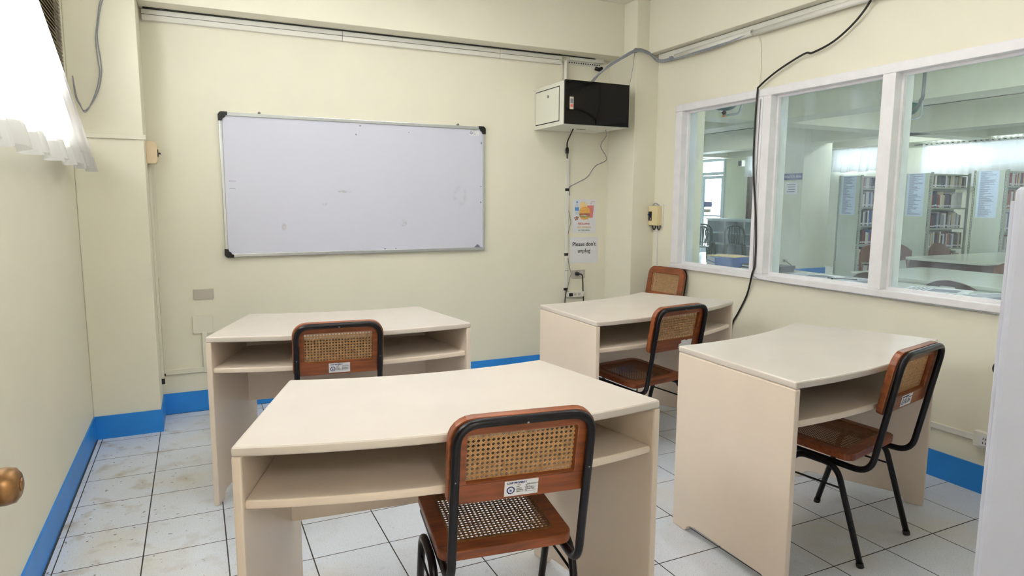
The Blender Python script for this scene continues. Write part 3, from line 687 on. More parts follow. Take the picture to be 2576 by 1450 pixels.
# posters
t = thing('food_poster', 'poster with bottle, burger and cup reading no eating and drinking', 'poster', (3.505, -.0005, 1.270))
MB().box(-.113, .113, -.0012, 0, -.139, .139).build('sheet', M_PAPER, t)
def flat(P, mt, name, d=.0006): 
    return MB().prism(P, -.0012-d, -.0012, 'y').build(name, mt, t)
M_WATER = mat('bottle_grey_print', srgb(204, 212, 222), .7); M_BLUEP = mat('bottle_blue_print', srgb(96, 152, 208), .7)
M_FRY = mat('fries_print', srgb(232, 204, 150), .7, var=.2, scale=120); M_BUN = mat('bun_print', srgb(224, 170, 92), .7, var=.2, scale=60)
M_MEAT = mat('filling_print', srgb(176, 112, 96), .7, var=.5, scale=90); M_LEAF = mat('lettuce_print', srgb(150, 160, 100), .7, var=.4, scale=110)
M_CUP = mat('cup_print', srgb(206, 122, 118), .7, var=.08, scale=30); M_TAN = mat('tan_print', srgb(208, 180, 130), .7); M_GRN = mat('green_print', srgb(110, 150, 120), .7)
flat([(-.090, .012), (-.052, .012), (-.050, .040), (-.050, .085), (-.058, .098), (-.064, .112), (-.078, .112), (-.084, .098), (-.092, .085), (-.092, .040)], M_WATER, 'bottle_picture')
flat([(-.091, .046), (-.051, .046), (-.051, .074), (-.091, .074)], M_BLUEP, 'bottle_label_picture', .0008)
flat([(-.080, .110), (-.062, .110), (-.062, .123), (-.080, .123)], M_BLUEP, 'bottle_cap_picture', .0008)
flat([(.026, -.014), (.082, -.012), (.092, .090), (.018, .088)], M_CUP, 'cup_picture')
flat([(.058, .098), (.061, .098), (.070, .119), (.100, .119), (.100, .122), (.068, .122)], M_RED, 'straw_picture')
flat([(-.042, .040), (.030, .046), (.022, .110), (.008, .106), (.004, .122), (-.010, .112), (-.020, .124), (-.030, .108), (-.046, .112)], M_FRY, 'fries_picture', .0008)
flat([(.052*math.cos(2*PI*k/24)+.004, .040*math.sin(2*PI*k/24)+.040) for k in range(13)]+[(-.050, .022), (.056, .022)], M_BUN, 'bun_picture', .0010)
flat([(-.046, .024), (-.05, .012), (-.03, .004), (.0, .010), (.03, .002), (.056, .012), (.054, .024)], M_MEAT, 'filling_picture', .0012)
flat([(-.048, .012), (-.03, .002), (0, .006), (.03, -.002), (.055, .010), (.05, -.006), (.0, -.012), (-.045, -.004)], M_LEAF, 'lettuce_picture', .0014)
flat([(-.044, -.004), (.0, -.012), (.05, -.006), (.035, -.024), (.0, -.030), (-.03, -.024)], M_BUN, 'bun_base_picture', .0010)
for (px, pz) in ((-.090, -.014), (-.075, -.006), (-.066, -.022), (-.082, -.028), (-.060, -.008), (-.072, -.016)): flat([(px-.009, pz-.002), (px+.004, pz-.007), (px+.010, pz+.003), (px-.004, pz+.006)], M_MEAT, 'candy_picture')
text('NO', .026, M_RED, t, (-.058, -.002, -.070), bold=.0006); text('EATING', .020, M_RED, t, (-.014, -.002, -.070), bold=.0004, sx=.95)
text('AND DRINKING', .0185, M_TAN, t, (0, -.002, -.097), bold=.0004, align='CENTER'); text('IN THIS AREA', .0185, M_GRN, t, (0, -.002, -.122), bold=.0004, align='CENTER')
t = thing('paper_notice', 'white paper notice reading please don\'t unplug above the outlet', 'notice', (3.508, -.0005, .990))
MB().box(-.137, .137, -.0012, 0, -.107, .107).build('sheet', M_PAPER, t)
text("Please don't", .047, M_INK, t, (0, -.002, .034), align='CENTER', bold=.0004); text('unplug', .047, M_INK, t, (0, -.002, -.020), align='CENTER', bold=.0004)
# wall outlet with plug and power strip
t = thing('wall_outlet', 'grey wall outlet plate with a black plug below the paper notice', 'outlet', (3.456, 0, .789))
MB().prism(rrect(-.063, .063, -.036, .036, .005, 3), 0, -.008, 'y').build('plate', M_PLATE, t, bevel=.002)
for zz in (.012, -.012): MB().box(.022, .040, -.0095, -.008, zz-.008, zz+.008).build('socket', M_PAPER, t)
for zz in (.012, -.012):
    for xx in (.027, .034): MB().box(xx-.001, xx+.001, -.0100, -.0095, zz-.004, zz+.004).build('socket_slot', M_INK, t)
t = thing('power_plug', 'black power plug and cord in the outlet below the notice', 'plug', (3.435, -.008, .795))
MB().lathe([(0, -.036), (.012, -.034), (.015, -.02), (.017, -.002), (0, 0)], 12, 'y').build('plug_body', M_BLACK, t)
MB().tube(spline([(0, -.03, 0), (.03, -.04, -.008), (.045, -.03, -.06), (.055, -.02, -.14), (.06, -.018, -.25), (.02, -.02, -.28)], 6), .0052, 8).build('cord', M_CABLE, t)
t = thing('power_strip', 'white power strip lying on the casing end behind the corner desk', 'power strip', (3.40, 0, .625))
MB().box(-.055, .095, -.035, 0, -.022, .022).build('body', M_CASING, t, bevel=.004)
for xx in (-.03, .01, .05): MB().box(xx-.012, xx+.012, -.0365, -.035, -.010, .010).build('socket', M_PLATE, t)
MB().box(-.05, -.02, -.052, -.035, -.012, .014).build('adapter', M_BLACK, t, bevel=.003)
wire('hanging_lead', [(3.333, -.020, .665), (3.325, -.022, .62), (3.322, -.020, .56), (3.335, -.018, .48)], .0048, M_CABLE, 'short black cord hanging under the upright casing by the power strip')
wire('strip_wire', [(3.340, -.018, .665), (3.355, -.022, .645), (3.37, -.03, .632)], .003, M_GREYCABLE, 'thin grey wire from the upright casing into the power strip')
# blank plate and old casings on the left part of the back wall
t = thing('blank_wall_plate', 'grey blank wall plate left of the whiteboard', 'wall plate', (.615, 0, .778))
MB().prism(rrect(-.061, .061, -.034, .034, .005, 3), 0, -.007, 'y').build('plate', M_PLATE, t, bevel=.002)
MB().prism(rrect(-.055, .055, -.028, .028, .004, 3), -.007, -.0085, 'y').build('insert', M_PLATE, t, bevel=.001)
t = thing('wall_casing', 'cream painted casing low on the back wall beside the desk', 'casing', (.36, 0, .28))
MB().box(0, .235, -.014, 0, -.016, .016).build('run', M_CREAMCASE, t, bevel=.002)
MB().box(.232, .262, -.016, 0, -.02, .25).build('riser', M_CREAMCASE, t, bevel=.002)
MB().prism(rrect(.18, .30, .24, .36, .01, 2), 0, -.012, 'y').build('cover_plate', M_CREAMCASE, t, bevel=.002)
MB().box(-.002, .008, -.016, 0, -.02, -.004).build('open_end', M_INK, t)
t = thing('wall_casing', 'white casing ledge across the left column face', 'casing', (.21, COLY, 1.739))
MB().box(-.20, .15, -.014, 0, -.013, .013).build('run', M_CREAMCASE, t, bevel=.002)
t = thing('wall_casing', 'cream upright casing in the corner behind the left column', 'casing', (COLX, 0, 0))
MB().box(0, .016, -.085, -.055, .26, 1.60).build('riser', M_CREAMCASE, t, bevel=.002)
MB().box(.016, .0166, -.062, -.058, .26, .90).build('seam', M_INK, t)
MB().box(.004, .030, -.016, 0, .89, 1.62).build('upper_riser', M_CREAMCASE, t, bevel=.002)
MB().box(0, .018, -.088, -.070, .225, .260).build('open_end', M_BLACK, t)
t = thing('switch_box', 'peach switch box high beside the left column', 'switch box', (COLX, -.12, 1.665))
MB().prism([(0, -.062), (.048, -.062), (.058, -.045), (.060, .052), (.050, .066), (0, .070)], -.055, .055, 'y').build('body', M_PEACH, t, bevel=.004)
MB().box(.058, .063, -.03, .0, -.022, .022).build('switch_plate', M_BLACK, t)
MB().box(.062, .075, -.022, -.012, -.006, .004).build('toggle', M_BLACK, t)
t = thing('breaker_box', 'ivory breaker box with a black switch on the corner column', 'breaker', (W, -.42, 1.282))
MB().box(-.062, 0, -.055, .055, -.078, .078).build('body', M_IVORY, t, bevel=.012, seg=3)
MB().box(-.010, 0, -.066, .062, -.092, .090).build('backplate', M_CASING, t, bevel=.004)
sb = MB().box(-.066, -.060, .006, .044, -.040, .032).build('switch_plate', M_BLACK, t)
MB().box(-.086, -.066, .018, .030, .002, .014).build('toggle', M_NAVY, t, bevel=.002)
MB().box(-.068, -.066, .010, .016, -.032, -.018).build('mark', M_PAPER, t)
for yy in (-.03, .03): MB().tube(spline([(-.03, yy, -.076), (-.034, yy-.006, -.098), (-.026, yy-.014, -.112), (-.02, yy-.018, -.098), (-.016, yy-.016, -.078)], 5), .005, 6).build('wire_loop', M_CABLE, t)
MB().tube(spline([(-.03, .04, .078), (-.03, .01, .098), (-.03, -.02, .092), (-.03, -.045, .078)], 5), .004, 6).build('wire_loop', M_GREYCABLE, t)
t = thing('wall_casing', 'slim white casing running down from the breaker box', 'casing', (W, -.415, .60))
MB().box(-.012, 0, -.012, .012, 0, .60).build('cover', M_CASING, t, bevel=.002)
# low trunking and socket on the right wall
t = thing('wall_casing', 'white casing low on the right wall running to a socket', 'casing', (W, -2.6, .268))
MB().box(-.014, 0, -.315, .40, -.014, .014).build('cover', M_CASING, t, bevel=.002)
t = thing('wall_socket', 'white wall socket box low on the right wall', 'outlet', (W, -2.975, .272))
MB().box(-.036, 0, -.055, .055, -.038, .038).build('body', M_CASING, t, bevel=.004)
MB().box(-.040, -.036, -.02, .02, -.025, .025).build('socket', M_PAPER, t, bevel=.001)
for zz in (.01, -.01):
    for yy in (-.006, .006): MB().box(-.0408, -.040, yy-.0015, yy+.0015, zz-.005, zz+.005).build('socket_slot', M_INK, t)
# cable loop hanging beside the curtain on the left column
t = thing('looped_wire', 'grey wires looping down the left column beside the curtain', 'cable', (.15, COLY-.012, 2.25))
for q in range(2):
    o = q*.009
    pts = [(.235+o, COLY-.008, 2.52), (.185+o, COLY-.010, 2.465), (.160+o*.5, COLY-.012, 2.335), (.148+o, COLY-.012, 2.251), (.152+o*1.4, COLY-.012, 2.147), (.155+o, COLY-.014, 2.073), (.129+o, COLY-.016, 1.965), (.078, COLY-.018, 1.862+o), (.053-o*.4, COLY-.018, 1.905), (.040-o*.5, COLY-.020, 1.948), (.030, COLY-.022, 2.05)]
    MB().tube(spline([Vector(p)-t.location for p in pts], 6), .0030, 7).build('strand', M_GREYCABLE, t)
wire('top_wire', [(.346, COLY-.006, 2.525), (.25, COLY-.01, 2.50), (.15, COLY-.01, 2.515), (.03, COLY-.01, 2.50)], .0035, M_GREYCABLE, 'grey wire running across the top of the left column')

# ------------------------------------------------------------------ the library beyond the glass
LX0, LX1, LY0, LY1 = W+0.12, 13.4, -6.0, 10.3
def lib_floor():
    mt = bpy.data.materials.new('library_tile_floor'); mt.use_nodes = True; nt = mt.node_tree; b = nt.nodes['Principled BSDF']; b.inputs['Roughness'].default_value = .25
    g = nt.nodes.new('ShaderNodeNewGeometry'); br = nt.nodes.new('ShaderNodeTexBrick'); br.offset = 0; br.inputs['Scale'].default_value = 1
    br.inputs['Brick Width'].default_value = .3; br.inputs['Row Height'].default_value = .3; br.inputs['Mortar Size'].default_value = .004
    br.inputs['Color1'].default_value = srgb(222, 226, 226); br.inputs['Color2'].default_value = srgb(214, 220, 220); br.inputs['Mortar'].default_value = srgb(120, 118, 112)
    nt.links.new(g.outputs['Position'], br.inputs['Vector']); nt.links.new(br.outputs['Color'], b.inputs['Base Color']); return mt
struct(MB().box(W+.06, LX1+.2, LY0, LY1, -.1, 0).build('floor_library', lib_floor()))
struct(MB().box(W+.12, LX1+.2, LY0, LY1, ZC+.02, ZC+.12).build('ceiling_library', M_LIBCEIL))
lwin = [(6.90, 8.10, 2.10, 2.56), (4.50, 5.62, 2.10, 2.56), (-1.6, 3.55, 2.05, 2.50)]
# far wall with door and high windows
ev = sorted([(8.95, 9.85, 0, 2.56)]+lwin)
fwm = MB(); y = LY0
for (a, b, z0, z1) in ev:
    fwm.box(LX1, LX1+.15, y, a, 0, ZC+.02)
    if z0 > 0: fwm.box(LX1, LX1+.15, a, b, 0, z0)
    fwm.box(LX1, LX1+.15, a, b, z1, ZC+.02); y = b
fwm.box(LX1, LX1+.15, y, LY1, 0, ZC+.02)
struct(fwm.build('wall_library_far', M_LIBWALL))
struct(MB().box(W-.3, LX1+.15, LY1, LY1+.15, 0, ZC+.02).build('wall_library_end', M_LIBWALL))
struct(MB().box(W+.1, LX1+.15, LY0-.15, LY0, 0, ZC+.02).build('wall_library_near', M_LIBWALL))
struct(MB().box(W-.05, W+.12, .15, LY1, 0, ZC+.02).build('wall_library_side', M_LIBWALL))
struct(MB().box(11.0, 11.75, 4.35, 4.95, 0, ZC).build('column_library', M_LIBWALL, bevel=.008))
struct(MB().box(10.99, 11.76, 4.34, 4.96, 0, .14).build('baseboard_library_column', M_BLUE))
struct(MB().box(LX1-.01, LX1, 8.2, 8.93, 0, .14).build('baseboard_library', M_BLUE))
for k, b in enumerate([(7.7, 8.15, LY0, LY1, 2.50, ZC), (4.43, LX1, 2.35, 2.75, 2.53, ZC), (11.15, 11.6, LY0, LY1, 2.53, ZC), (4.43, LX1, 8.6, 9.0, 2.55, ZC), (13.15, LX1, LY0, LY1, 2.57, ZC), (4.43, LX1, -3.2, -2.8, 2.53, ZC)]):
    struct(MB().box(*b).build('beam_library', M_LIBWALL))
# glazed door with transom
dg = struct(thing('door_2', 'white framed glass door in the far library corner', 'door', (LX1, 9.40, 0))); del dg['category']
for n, b in [('frame_jamb', (-.03, .09, -.45, -.39, 0, 2.56)), ('frame_jamb', (-.03, .09, .39, .45, 0, 2.56)), ('frame_head', (-.03, .09, -.39, .39, 2.50, 2.56)), ('transom_bar', (-.03, .09, -.39, .39, 2.14, 2.22)),
             ('leaf_stile', (0, .05, -.38, -.31, .02, 2.12)), ('leaf_stile', (0, .05, .31, .38, .02, 2.12)), ('leaf_rail', (0, .05, -.31, .31, 2.04, 2.12)), ('leaf_rail', (0, .05, -.31, .31, .02, .16)), ('leaf_rail', (0, .05, -.31, .31, 1.02, 1.06))]:
    MB().box(*b).build(n, M_LOWSHELF, dg)
for b in ((.02, .026, -.31, .31, .16, 1.02), (.02, .026, -.31, .31, 1.06, 2.04), (.02, .026, -.39, .39, 2.22, 2.50)): MB().box(*b).build('pane', M_CLEAR, dg)
sg = MB().box(-.004, .02, .02, .33, 1.28, 1.42).build('door_notice', M_SIGN, dg)
sg = MB().box(-.004, .02, .05, .33, 1.13, 1.22).build('push_plate', M_PLATE, dg); text('PUSH', .085, M_INK, sg, (-.006, .30, 1.14), rot=(PI/2, 0, -PI/2))
# library windows with gathered curtains
for k, (a, b, z0, z1) in enumerate(lwin):
    wn = struct(thing('window_%d' % (k+3), 'high curtained library window', 'window', (LX1+.07, (a+b)/2, z0))); del wn['category']
    h = (b-a)/2; zz = z1-z0
    MB().box(-.03, .03, -h, h, 0, .04).box(-.03, .03, -h, h, zz-.04, zz).box(-.03, .03, -h, -h+.04, .04, zz-.04).box(-.03, .03, h-.04, h, .04, zz-.04).build('frame', M_TRIM, wn)
    MB().box(-.003, .003, -h+.04, h-.04, .04, zz-.04).build('pane', M_CLEAR, wn)
    lb = ['white gathered curtain above the brown notice board', 'short white gathered curtain right of the library column', 'long white gathered curtain above the book racks'][k]
    nzb = z0-.04 if k < 2 else z0-.35
    root, mb, _ = curtain('curtain', a-.1, b+.06, b+.10, z1+.02, nzb, LX1-.06, LX1-.08, max(6, (b-a)*5.5), .028, nz=6, nu=int(60+(b-a)*40), seed=11+k, label=lb)
    mb.build('cloth', M_LIBCURTAIN, root)
    vs = []; fs = []; n = int((b-a)*60)
    for i in range(n+1):
        yy = a-.1+(b-a+.16)*i/n; q = .035*math.sin(i*1.1)+.02*math.sin(i*2.7)
        vs += [(LX1-.075+q*.4, yy, z1-.015), (LX1-.085-abs(q)*.5, yy, z1+.06+q*.8)]
    for i in range(n): fs.append((2*i, 2*i+2, 2*i+3, 2*i+1))
    MB().add(vs, fs, True).build('ruffle', M_HEM, root)
    MB().tube([(LX1-.07, a-.22, z1+.02), (LX1-.07, b+.22, z1+.02)], .012, 6).build('rod', M_DARKPIPE, root)
# fill lamps added to brighten the library
for (x, y_, lb) in [(5.9, -1.2, 'added library fill light nearest the glass'), (9.6, 0.8, 'added library fill light over the far table'), (6.0, 5.6, 'added library fill light beyond the corner column'), (9.7, 6.4, 'added library fill light by the glass door'), (12.3, 3.6, 'added library fill light between the book racks'), (9.6, -3.8, 'added library fill light at the near end')]:
    fill_lamp('added_fill_light', x, y_, ZC+.02, PI/2, LIB_FILL_W, lb)
# notice board with papers
t = thing('notice_board', 'brown cork notice board on the far library wall', 'notice board', (LX1, 7.45, 1.02))
MB().box(-.03, 0, -.60, .62, 0, 1.08).build('cork', M_BOARD, t)
MB().ring(rrect(-.64, .66, -.05, 1.12, .003, 1), rrect(-.60, .62, -.005, 1.08, .003, 1), -.05, 0, 'x').build('frame', M_WOODDARK, t)
for (yy, zz, ww, h) in ((-.12, .58, .2, .36), (-.10, .28, .17, .24), (-.12, .02, .2, .2), (-.46, .56, .16, .3), (-.46, .2, .16, .28), (.3, .5, .2, .3)): MB().box(-.034, -.03, yy-ww/2, yy+ww/2, zz, zz+h).build('pinned_sheet', M_LISTPAPER, t)
t = thing('wall_speaker', 'small white box high on the far library wall', 'speaker', (LX1, 8.33, 2.32)); MB().box(-.12, 0, -.07, .07, 0, .16).build('body', M_CASING, t, bevel=.01); MB().box(-.124, -.12, -.05, .05, .02, .14).build('grille', M_GREYINK, t)
# low open shelf
t = thing('low_shelf', 'pale blue low open shelf under the notice board', 'shelf', (12.85, 7.75, 0))
for zz in (.06, .34, .62, .93): MB().box(-.2, .2, -.98, .98, zz, zz+.03).build('shelf_board', M_LOWSHELF, t)
for yy in (-.98, -.33, .33, .955): MB().box(-.2, .2, yy, yy+.025, 0, .93).build('upright', M_LOWSHELF, t)
MB().box(.18, .2, -.98, .98, 0, .93).build('back_sheet', M_LOWSHELF, t)
MB().box(-.23, .22, -1.0, 1.0, .96, 1.0).build('worktop', M_LOWSHELF, t)
# signs on the column
t = thing('circulation_sign', 'blue sign reading circulation area on the library column', 'sign', (11.0, 4.63, 1.895))
MB().box(-.012, 0, -.27, .25, -.06, .062).build('plate', M_SIGN, t); text('CIRCULATION AREA', .062, M_PAPER, t, (-.013, -.01, -.022), rot=(PI/2, 0, -PI/2), align='CENTER', bold=.001, sx=.86)
t = thing('column_notice', 'small framed paper notice below the blue sign on the library column', 'notice', (11.0, 4.60, 1.685))
MB().box(-.006, 0, -.15, .15, -.12, .10).build('sheet', M_PAPER, t)
for q, s_ in enumerate(['Please observe', 'silence inside', 'the library', 'Thank you']): MB().box(-.0068, -.006, -.10+.01*(q % 2), .10-.015*(q % 3), .052-.045*q, .068-.045*q).build('printed_line', M_GREYINK, t)
t = thing('column_outlet', 'small outlet low on the library column', 'outlet', (11.0, 4.66, .27)); MB().box(-.012, 0, -.06, .06, -.035, .035).build('plate', M_PLATE, t, bevel=.003); MB().box(-.014, -.012, -.02, .02, -.02, .02).build('socket', M_INK, t)
wire('trailing_lead', [(10.98, 4.62, .27), (10.95, 4.45, .20), (10.9, 4.20, .10), (10.85, 3.95, .03), (10.8, 3.7, .012)], .008, M_CABLE, 'dark cord trailing from the library column outlet')

# steel book racks
RX, RACK_H, RACK_D, BAY = 10.6, 1.86, .43, .92
LEV = [.10, .40, .71, 1.02, 1.33, 1.64]
bk_cols = {'red': srgb(150, 44, 38), 'navy': srgb(44, 52, 88), 'grey': srgb(150, 152, 156), 'white': srgb(214, 214, 212), 'green': srgb(60, 88, 66), 'brown': srgb(108, 70, 48), 'black': srgb(34, 32, 36), 'blue': srgb(70, 104, 168), 'cream': srgb(206, 192, 156)}
bk_mesh = {}
for k, c_ in bk_cols.items():
    mt = mat('book_cloth_'+k, c_, .5, var=.2, scale=9)
    mb = MB(); mb.box(-.5, .5, -.5, -.47, 0, 1); mb.box(-.5, -.42, -.47, .5, 0, 1); mb.box(.42, .5, -.47, .5, 0, 1)
    nc = len(mb.f); mb.box(-.42, .42, -.47, .48, .02, .98)
    mb.box(-.4, .4, -.502, -.5, .10, .20)
    me = mb.mesh('book'); me.materials.append(mt); me.materials.append(M_PAPER)
    for i, p in enumerate(me.polygons): p.material_index = 0 if i < nc else 1
    bk_mesh[k] = me
def rack(y_far, nm, pal, bays, label, panel=True, fill=1.0, first=True, levels=range(6)):
    t = thing('book_rack', label, 'book rack', (RX, y_far, 0), 0, 'grey steel book racks in the library')
    L = BAY*bays
    for q in range(bays+1):
        for yy in (-RACK_D, 0):
            p = MB().box(q*BAY-.02, q*BAY+.02, yy-.004, yy+.004, 0, RACK_H).box(q*BAY-.02, q*BAY-.016, yy-.02 if yy == 0 else yy, yy if yy == 0 else yy+.02, 0, RACK_H).build('post', M_STEEL, t)
            if q == 0:
                h = MB()
                for z in range(44): h.box(-.0215, -.0205, (yy-.012 if yy == 0 else yy+.006), (yy-.006 if yy == 0 else yy+.012), .06+z*.041, .075+z*.041)
                h.build('slot_row', M_INK, p)
    for z in LEV+[RACK_H-.02]: MB().box(-.015, L, -RACK_D+.005, -.005, z-.022, z).build('shelf_board', M_STEEL, t)
    MB().box(0, L, -RACK_D/2-.01, -RACK_D/2+.01, .05, RACK_H-.03).build('back_sheet', M_STEEL, t)  # mid panel added to shade the inside of the rack
    pn = MB().box(-.019, -.016, -RACK_D+.03, -.03, .02, RACK_H-.01).build('end_panel', M_SHELFEND, t)
    ls = MB().box(-.0215, -.019, -RACK_D+.10, -.06, RACK_H-.66, RACK_H-.01).build('subject_list', M_LISTPAPER, t); ls['label'] = 'pale blue printed subject list'
    lines = MB(); q = random.Random(len(label))
    for z in range(44):
        ww = q.uniform(.04, .2); lines.box(-.0222, -.0215, -.10-ww, -.09, RACK_H-.03-z*.0142, RACK_H-.024-z*.0142)
    lines.build('printed_lines', M_GREYINK, ls)
    nbk = 0
    for li in levels:
        z = LEV[li]; q = random.Random(li*31+len(nm)); nb = 0
        for bay in range(bays):
            x = bay*BAY+.03; names = ['bottom shelf', 'second shelf', 'third shelf', 'fourth shelf', 'fifth shelf', 'top shelf']
            xe = bay*BAY+BAY*fill-.03-q.uniform(0, .12)
            if li == 0: xe -= .3
            while x < xe:
                th = q.uniform(.022, .052); h = q.uniform(.19, .262) if li < 5 else q.uniform(.15, .19); dp = q.uniform(.14, .18)
                cn = q.choice(pal)
                o = bpy.data.objects.new('book', bk_mesh[cn]); col.objects.link(o)
                o.location = (RX+x+th/2, y_far-RACK_D+.03+dp/2, z); o.scale = (th*.97, dp, h)
                tag(o, '%s book on the %s of the %s' % (cn, names[li], nm), 'book', 'library books on the steel racks')
                x += th
    return t
P1 = ['white', 'grey', 'navy', 'blue', 'red', 'black', 'white', 'grey', 'cream']
P2 = ['grey', 'white', 'black', 'brown', 'navy', 'red', 'cream', 'white', 'green', 'grey']
P3 = ['red', 'red', 'white', 'grey', 'blue', 'white', 'cream']
rack(3.22, 'rack beside the column', P1, 1, 'grey steel book rack just right of the library column', levels=range(0, 6))
rack(2.06, 'middle rack', P2, 1, 'grey steel book rack in the middle of the row with a long list', levels=range(1, 6))
rack(1.03, 'nearest rack', P3, 1, 'grey steel book rack nearest the right edge with red books', levels=range(2, 6), fill=.75)
# reading tables
def table(name, x0, x1, y0, y1, label, apron, mt_ap):
    t = thing(name, label, 'table', ((x0+x1)/2, (y0+y1)/2, 0)); a, b = (x1-x0)/2, (y1-y0)/2
    MB().prism(rrect(-a, a, -b, b, .09, 5), .72, .75).build('tabletop', M_LAMTOP, t, bevel=.006)
    MB().ring(rrect(-a+.05, a-.05, -b+.05, b-.05, .02, 2), rrect(-a+.075, a-.075, -b+.075, b-.075, .02, 2), .72-apron, .72).build('apron', mt_ap, t)
    for sx in (-1, 1):
        for sy in (-1, 1): MB().box(sx*(a-.09)-.03, sx*(a-.09)+.03, sy*(b-.09)-.03, sy*(b-.09)+.03, 0, .72).build('leg', mt_ap, t)
table('reading_table', 6.10, 7.25, -2.45, -.48, 'long pale topped library table nearest the glass', .07, M_SHELFEND)
table('reading_table', 8.30, 10.45, -.47, .46, 'pale topped library table with a dark apron before the book racks', .14, M_WOODDARK)
def lib_chair(x, y_, rz, mt, label, plate=False):
    t = thing('library_chair', label, 'chair', (x, y_, 0), rz, 'wooden library chairs with rounded backs')
    MB().prism(rrect(-.21, .21, -.20, .22, .05, 4), .425, .455).build('seat', mt, t, bevel=.006)
    for sx in (-1, 1):
        MB().prism([(sx*.18-.018, .16), (sx*.18+.018, .16), (sx*.18+.018, .196), (sx*.18-.018, .196)], 0, .426).build('leg', mt, t)
        MB().tube([(sx*.185, -.20, 0), (sx*.185, -.19, .43), (sx*.185, -.245, .66)], .019, 8).build('leg', mt, t)
    # curved rounded backrest
    vs = []; fs = []; n = 14
    top = lambda u: .845-.075*abs(u)**2.6-.02*abs(u)
    for k in range(n+1):
        u = -1+2*k/n; x_ = u*.225; yc = -.255+.05*u*u
        for (dy, z) in ((0, .61+.02*abs(u)), (0, top(u)), (-.02, top(u)), (-.02, .61+.02*abs(u))): vs.append((x_, yc+dy, z))
    for k in range(n):
        for q in range(4): fs.append((4*k+q, 4*k+(q+1) % 4, 4*k+4+(q+1) % 4, 4*k+4+q))
    fs += [(0, 1, 2, 3), (4*n+3, 4*n+2, 4*n+1, 4*n)]
    bk = MB().add(vs, fs).build('backrest', mt, t, bevel=.004)
    if plate: 
        p = MB().prism(rrect(-.055, .055, .735, .80, .01, 3), -.281, -.2765, 'y').build('name_plate', M_PLATE, bk)
    return t
lib_chair(5.70, -1.83, -PI/2, M_WOODDARK, 'dark wooden library chair with a pale back plate nearest the glass', True)
lib_chair(5.70, -1.22, -PI/2, M_WOODDARK, 'dark wooden library chair half hidden behind the window mullion')
lib_chair(8.62, .88, PI, M_WOODMID, 'brown wooden library chair behind the left end of the far table')
lib_chair(9.20, .88, PI, M_WOODMID, 'brown wooden library chair, second along behind the far table')
lib_chair(10.05, .88, PI, M_WOODMID, 'brown wooden library chair, third along behind the far table')
lib_chair(9.0, -.80, 0.1, M_WOODDARK, 'dark wooden library chair at the near side of the far table', True)
lib_chair(7.62, -1.05, PI/2, M_WOODMID, 'brown wooden library chair on the far side of the near table')
# green plastic chairs
def plastic_chair(x, y_, rz, label):
    t = thing('plastic_chair', label, 'chair', (x, y_, 0), rz, 'dark green plastic chairs by the glass door')
    MB().prism(rrect(-.22, .22, -.20, .22, .05, 4), .41, .435).build('seat', M_GREEN, t, bevel=.008)
    for sx in (-1, 1):
        MB().tube([(sx*.235, .22, 0), (sx*.20, .17, .42)], [.030, .036], 6).build('leg', M_GREEN, t)
        MB().tube([(sx*.235, -.26, 0), (sx*.20, -.17, .42)], [.030, .036], 6).build('leg', M_GREEN, t)
    arch = [(-.215, -.17, .42), (-.225, -.205, .60), (-.20, -.245, .76), (-.10, -.275, .84), (0, -.28, .85), (.10, -.275, .84), (.20, -.245, .76), (.225, -.205, .60), (.215, -.17, .42)]
    MB().tube(spline(arch, 4), .024, 6).build('back_frame', M_GREEN, t)
    for q in range(5):
        u = (q-2)/2; MB().tube(spline([(u*.10, -.185, .425), (u*.125, -.225, .60), (u*.115, -.262, .74), (u*.11, -.275, .82)], 3), [.015]*10, 5).build('back_slat', M_GREEN, t)
    return t
plastic_chair(12.05, 8.15, 2.6, 'green plastic chair nearest the glass door')
plastic_chair(10.75, 6.85, 2.3, 'green plastic chair in front of the other by the pane edge')
plastic_chair(12.0, 7.05, 2.45, 'green plastic chair before the low pale shelf')
# hanging dome fixtures and conduit
def dome(x, y_, z, s, label, mt):
    t = thing('dome_fixture', label, 'fixture', (x, y_, z))
    MB().lathe([(0, 0), (.05*s, .004), (.10*s, .02), (.135*s, .05), (.15*s, .09), (.14*s, .12), (.05*s, .14), (0, .142)], 24).build('bowl', mt, t)
    MB().tube([(0, 0, .14), (0, 0, ZC-z)], .012, 8).build('hanger', M_GREYPIPE, t)
    MB().lathe([(0, -.058), (.012, -.056), (.016, -.04), (.022, -.036), (.022, -.016), (.014, 0), (0, .004)], 12).build('valve', M_WOODDARK, t).scale = (1, 1, .6)
    MB().lathe([(0, -.092), (.010, -.090), (.018, -.078), (.012, -.066), (.008, -.056), (0, -.056)], 10).build('nozzle', M_ORANGE, t).scale = (1, 1, .6)
    MB().tube(spline([(.0, 0, -.04), (.05*s, -.045*s, -.035), (.11*s, -.10*s, -.02), (.13*s, -.12*s, .05), (.125*s, -.115*s, .12)], 6), .011, 8).build('pipe', M_GREYPIPE, t)
dome(5.02, 0.06, 2.222, .85, 'green dome fixture with orange nozzle hanging beyond the left pane', M_DKGREEN)
dome(7.38, -.06, 2.30, .9, 'small green dome fixture with orange nozzle beyond the right pane', M_DKGREEN)
wire('ceiling_conduit', [(6.90, -.56, 2.95), (6.90, -.56, 2.7), (6.90, -.56, 2.42), (6.93, -.52, 2.37), (7.0, -.46, 2.335), (7.2, -.25, 2.33), (7.28, -.16, 2.36)], .016, M_DARKPIPE, 'dark conduit dropping from the library ceiling to the small dome', 'conduit')
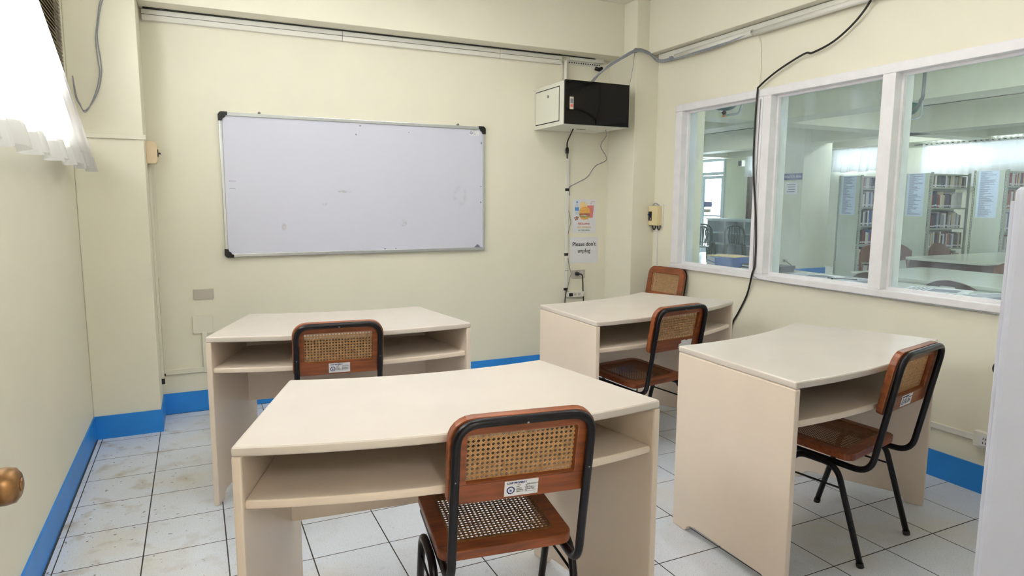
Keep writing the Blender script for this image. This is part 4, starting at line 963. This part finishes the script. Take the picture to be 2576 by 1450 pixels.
# counter behind the glass with papers and books
t = thing('window_counter', 'narrow pale counter behind the library window', 'counter', (W+.13, -2.1, 0))
MB().box(0, .42, -1.7, 1.52, .88, .905).build('worktop', M_LAMTOP, t, bevel=.004)
for yy in (-1.6, -.5, .6, 1.42): MB().box(.03, .39, yy-.015, yy+.015, 0, .88).build('support', M_SHELFEND, t)
def flatbook(x, y_, z, sx, sy, h, rz, cn, label, g=None):
    t = thing('bound_volume', label, 'book', (x, y_, z), rz, g); mt = mat('volume_'+cn, bk_cols[cn], .4, var=.1, scale=9)
    MB().box(-sx/2, sx/2, -sy/2, sy/2, 0, .004).box(-sx/2, sx/2, -sy/2, sy/2, h-.004, h).box(-sx/2, sx/2, -sy/2, -sy/2+.004, .004, h-.004).build('cover', mt, t)
    MB().box(-sx/2+.004, sx/2-.004, -sy/2+.004, sy/2-.006, .004, h-.004).build('pages', M_PAPER, t)
zc = .905
flatbook(4.285, -.86, zc, .28, .28, .035, -.5, 'blue', 'thick blue bound volume at the bottom of the window stack')
flatbook(4.28, -.865, zc+.035, .28, .28, .040, -.52, 'blue', 'thick blue bound volume on top of the window stack')
p = MB().box(-.11, .11, -.13, .13, 0, .003).build('loose_sheet', M_FRY, None, loc=(4.28, -.86, zc+.0755), rot=(0, 0, .2)); tag(p, 'yellowed sheet lying on the blue volumes', 'paper')
flatbook(4.27, -1.25, zc, .22, .29, .022, .1, 'black', 'thin black magazine stack beside the blue volumes')
flatbook(4.275, -1.255, zc+.022, .22, .29, .020, .06, 'black', 'dark magazine lying on the thin magazine stack')
for (x, y_, sx, sy, rz, mt, lb) in [(4.27, -1.66, .22, .30, .2, M_PAPER, 'white paper on the counter left of the wide mullion'), (4.29, -2.0, .21, .29, -.3, M_PAPER, 'white paper on the counter behind the middle pane'), (4.28, -2.46, .24, .30, .35, M_PAPER, 'white folded newspaper behind the right pane'),
                                    (4.29, -2.80, .28, .32, -.2, M_PAPER, 'open newspaper page lying behind the right pane'), (4.28, -3.22, .22, .3, .1, M_PAPER, 'white sheet at the far right of the counter')]:
    t = thing('newspaper', lb, 'paper', (x, y_, zc), rz)
    MB().box(-sx/2, sx/2, -sy/2, sy/2, 0, .006).build('sheet', mt, t)
    MB().box(-sx*.3, sx*.25, -sy*.35, sy*.1, .006, .0066).build('picture', M_GREYINK, t)
    for q in range(5): MB().box(-sx*.42, sx*.4, sy*(.16+.06*q), sy*(.18+.06*q), .006, .0066).build('text_line', M_GREYINK, t)
wire('counter_pen', [(4.22, -1.80, zc+.006), (4.30, -1.95, zc+.006)], .006, M_CABLE, 'dark pen lying on the counter among the papers', 'pen')
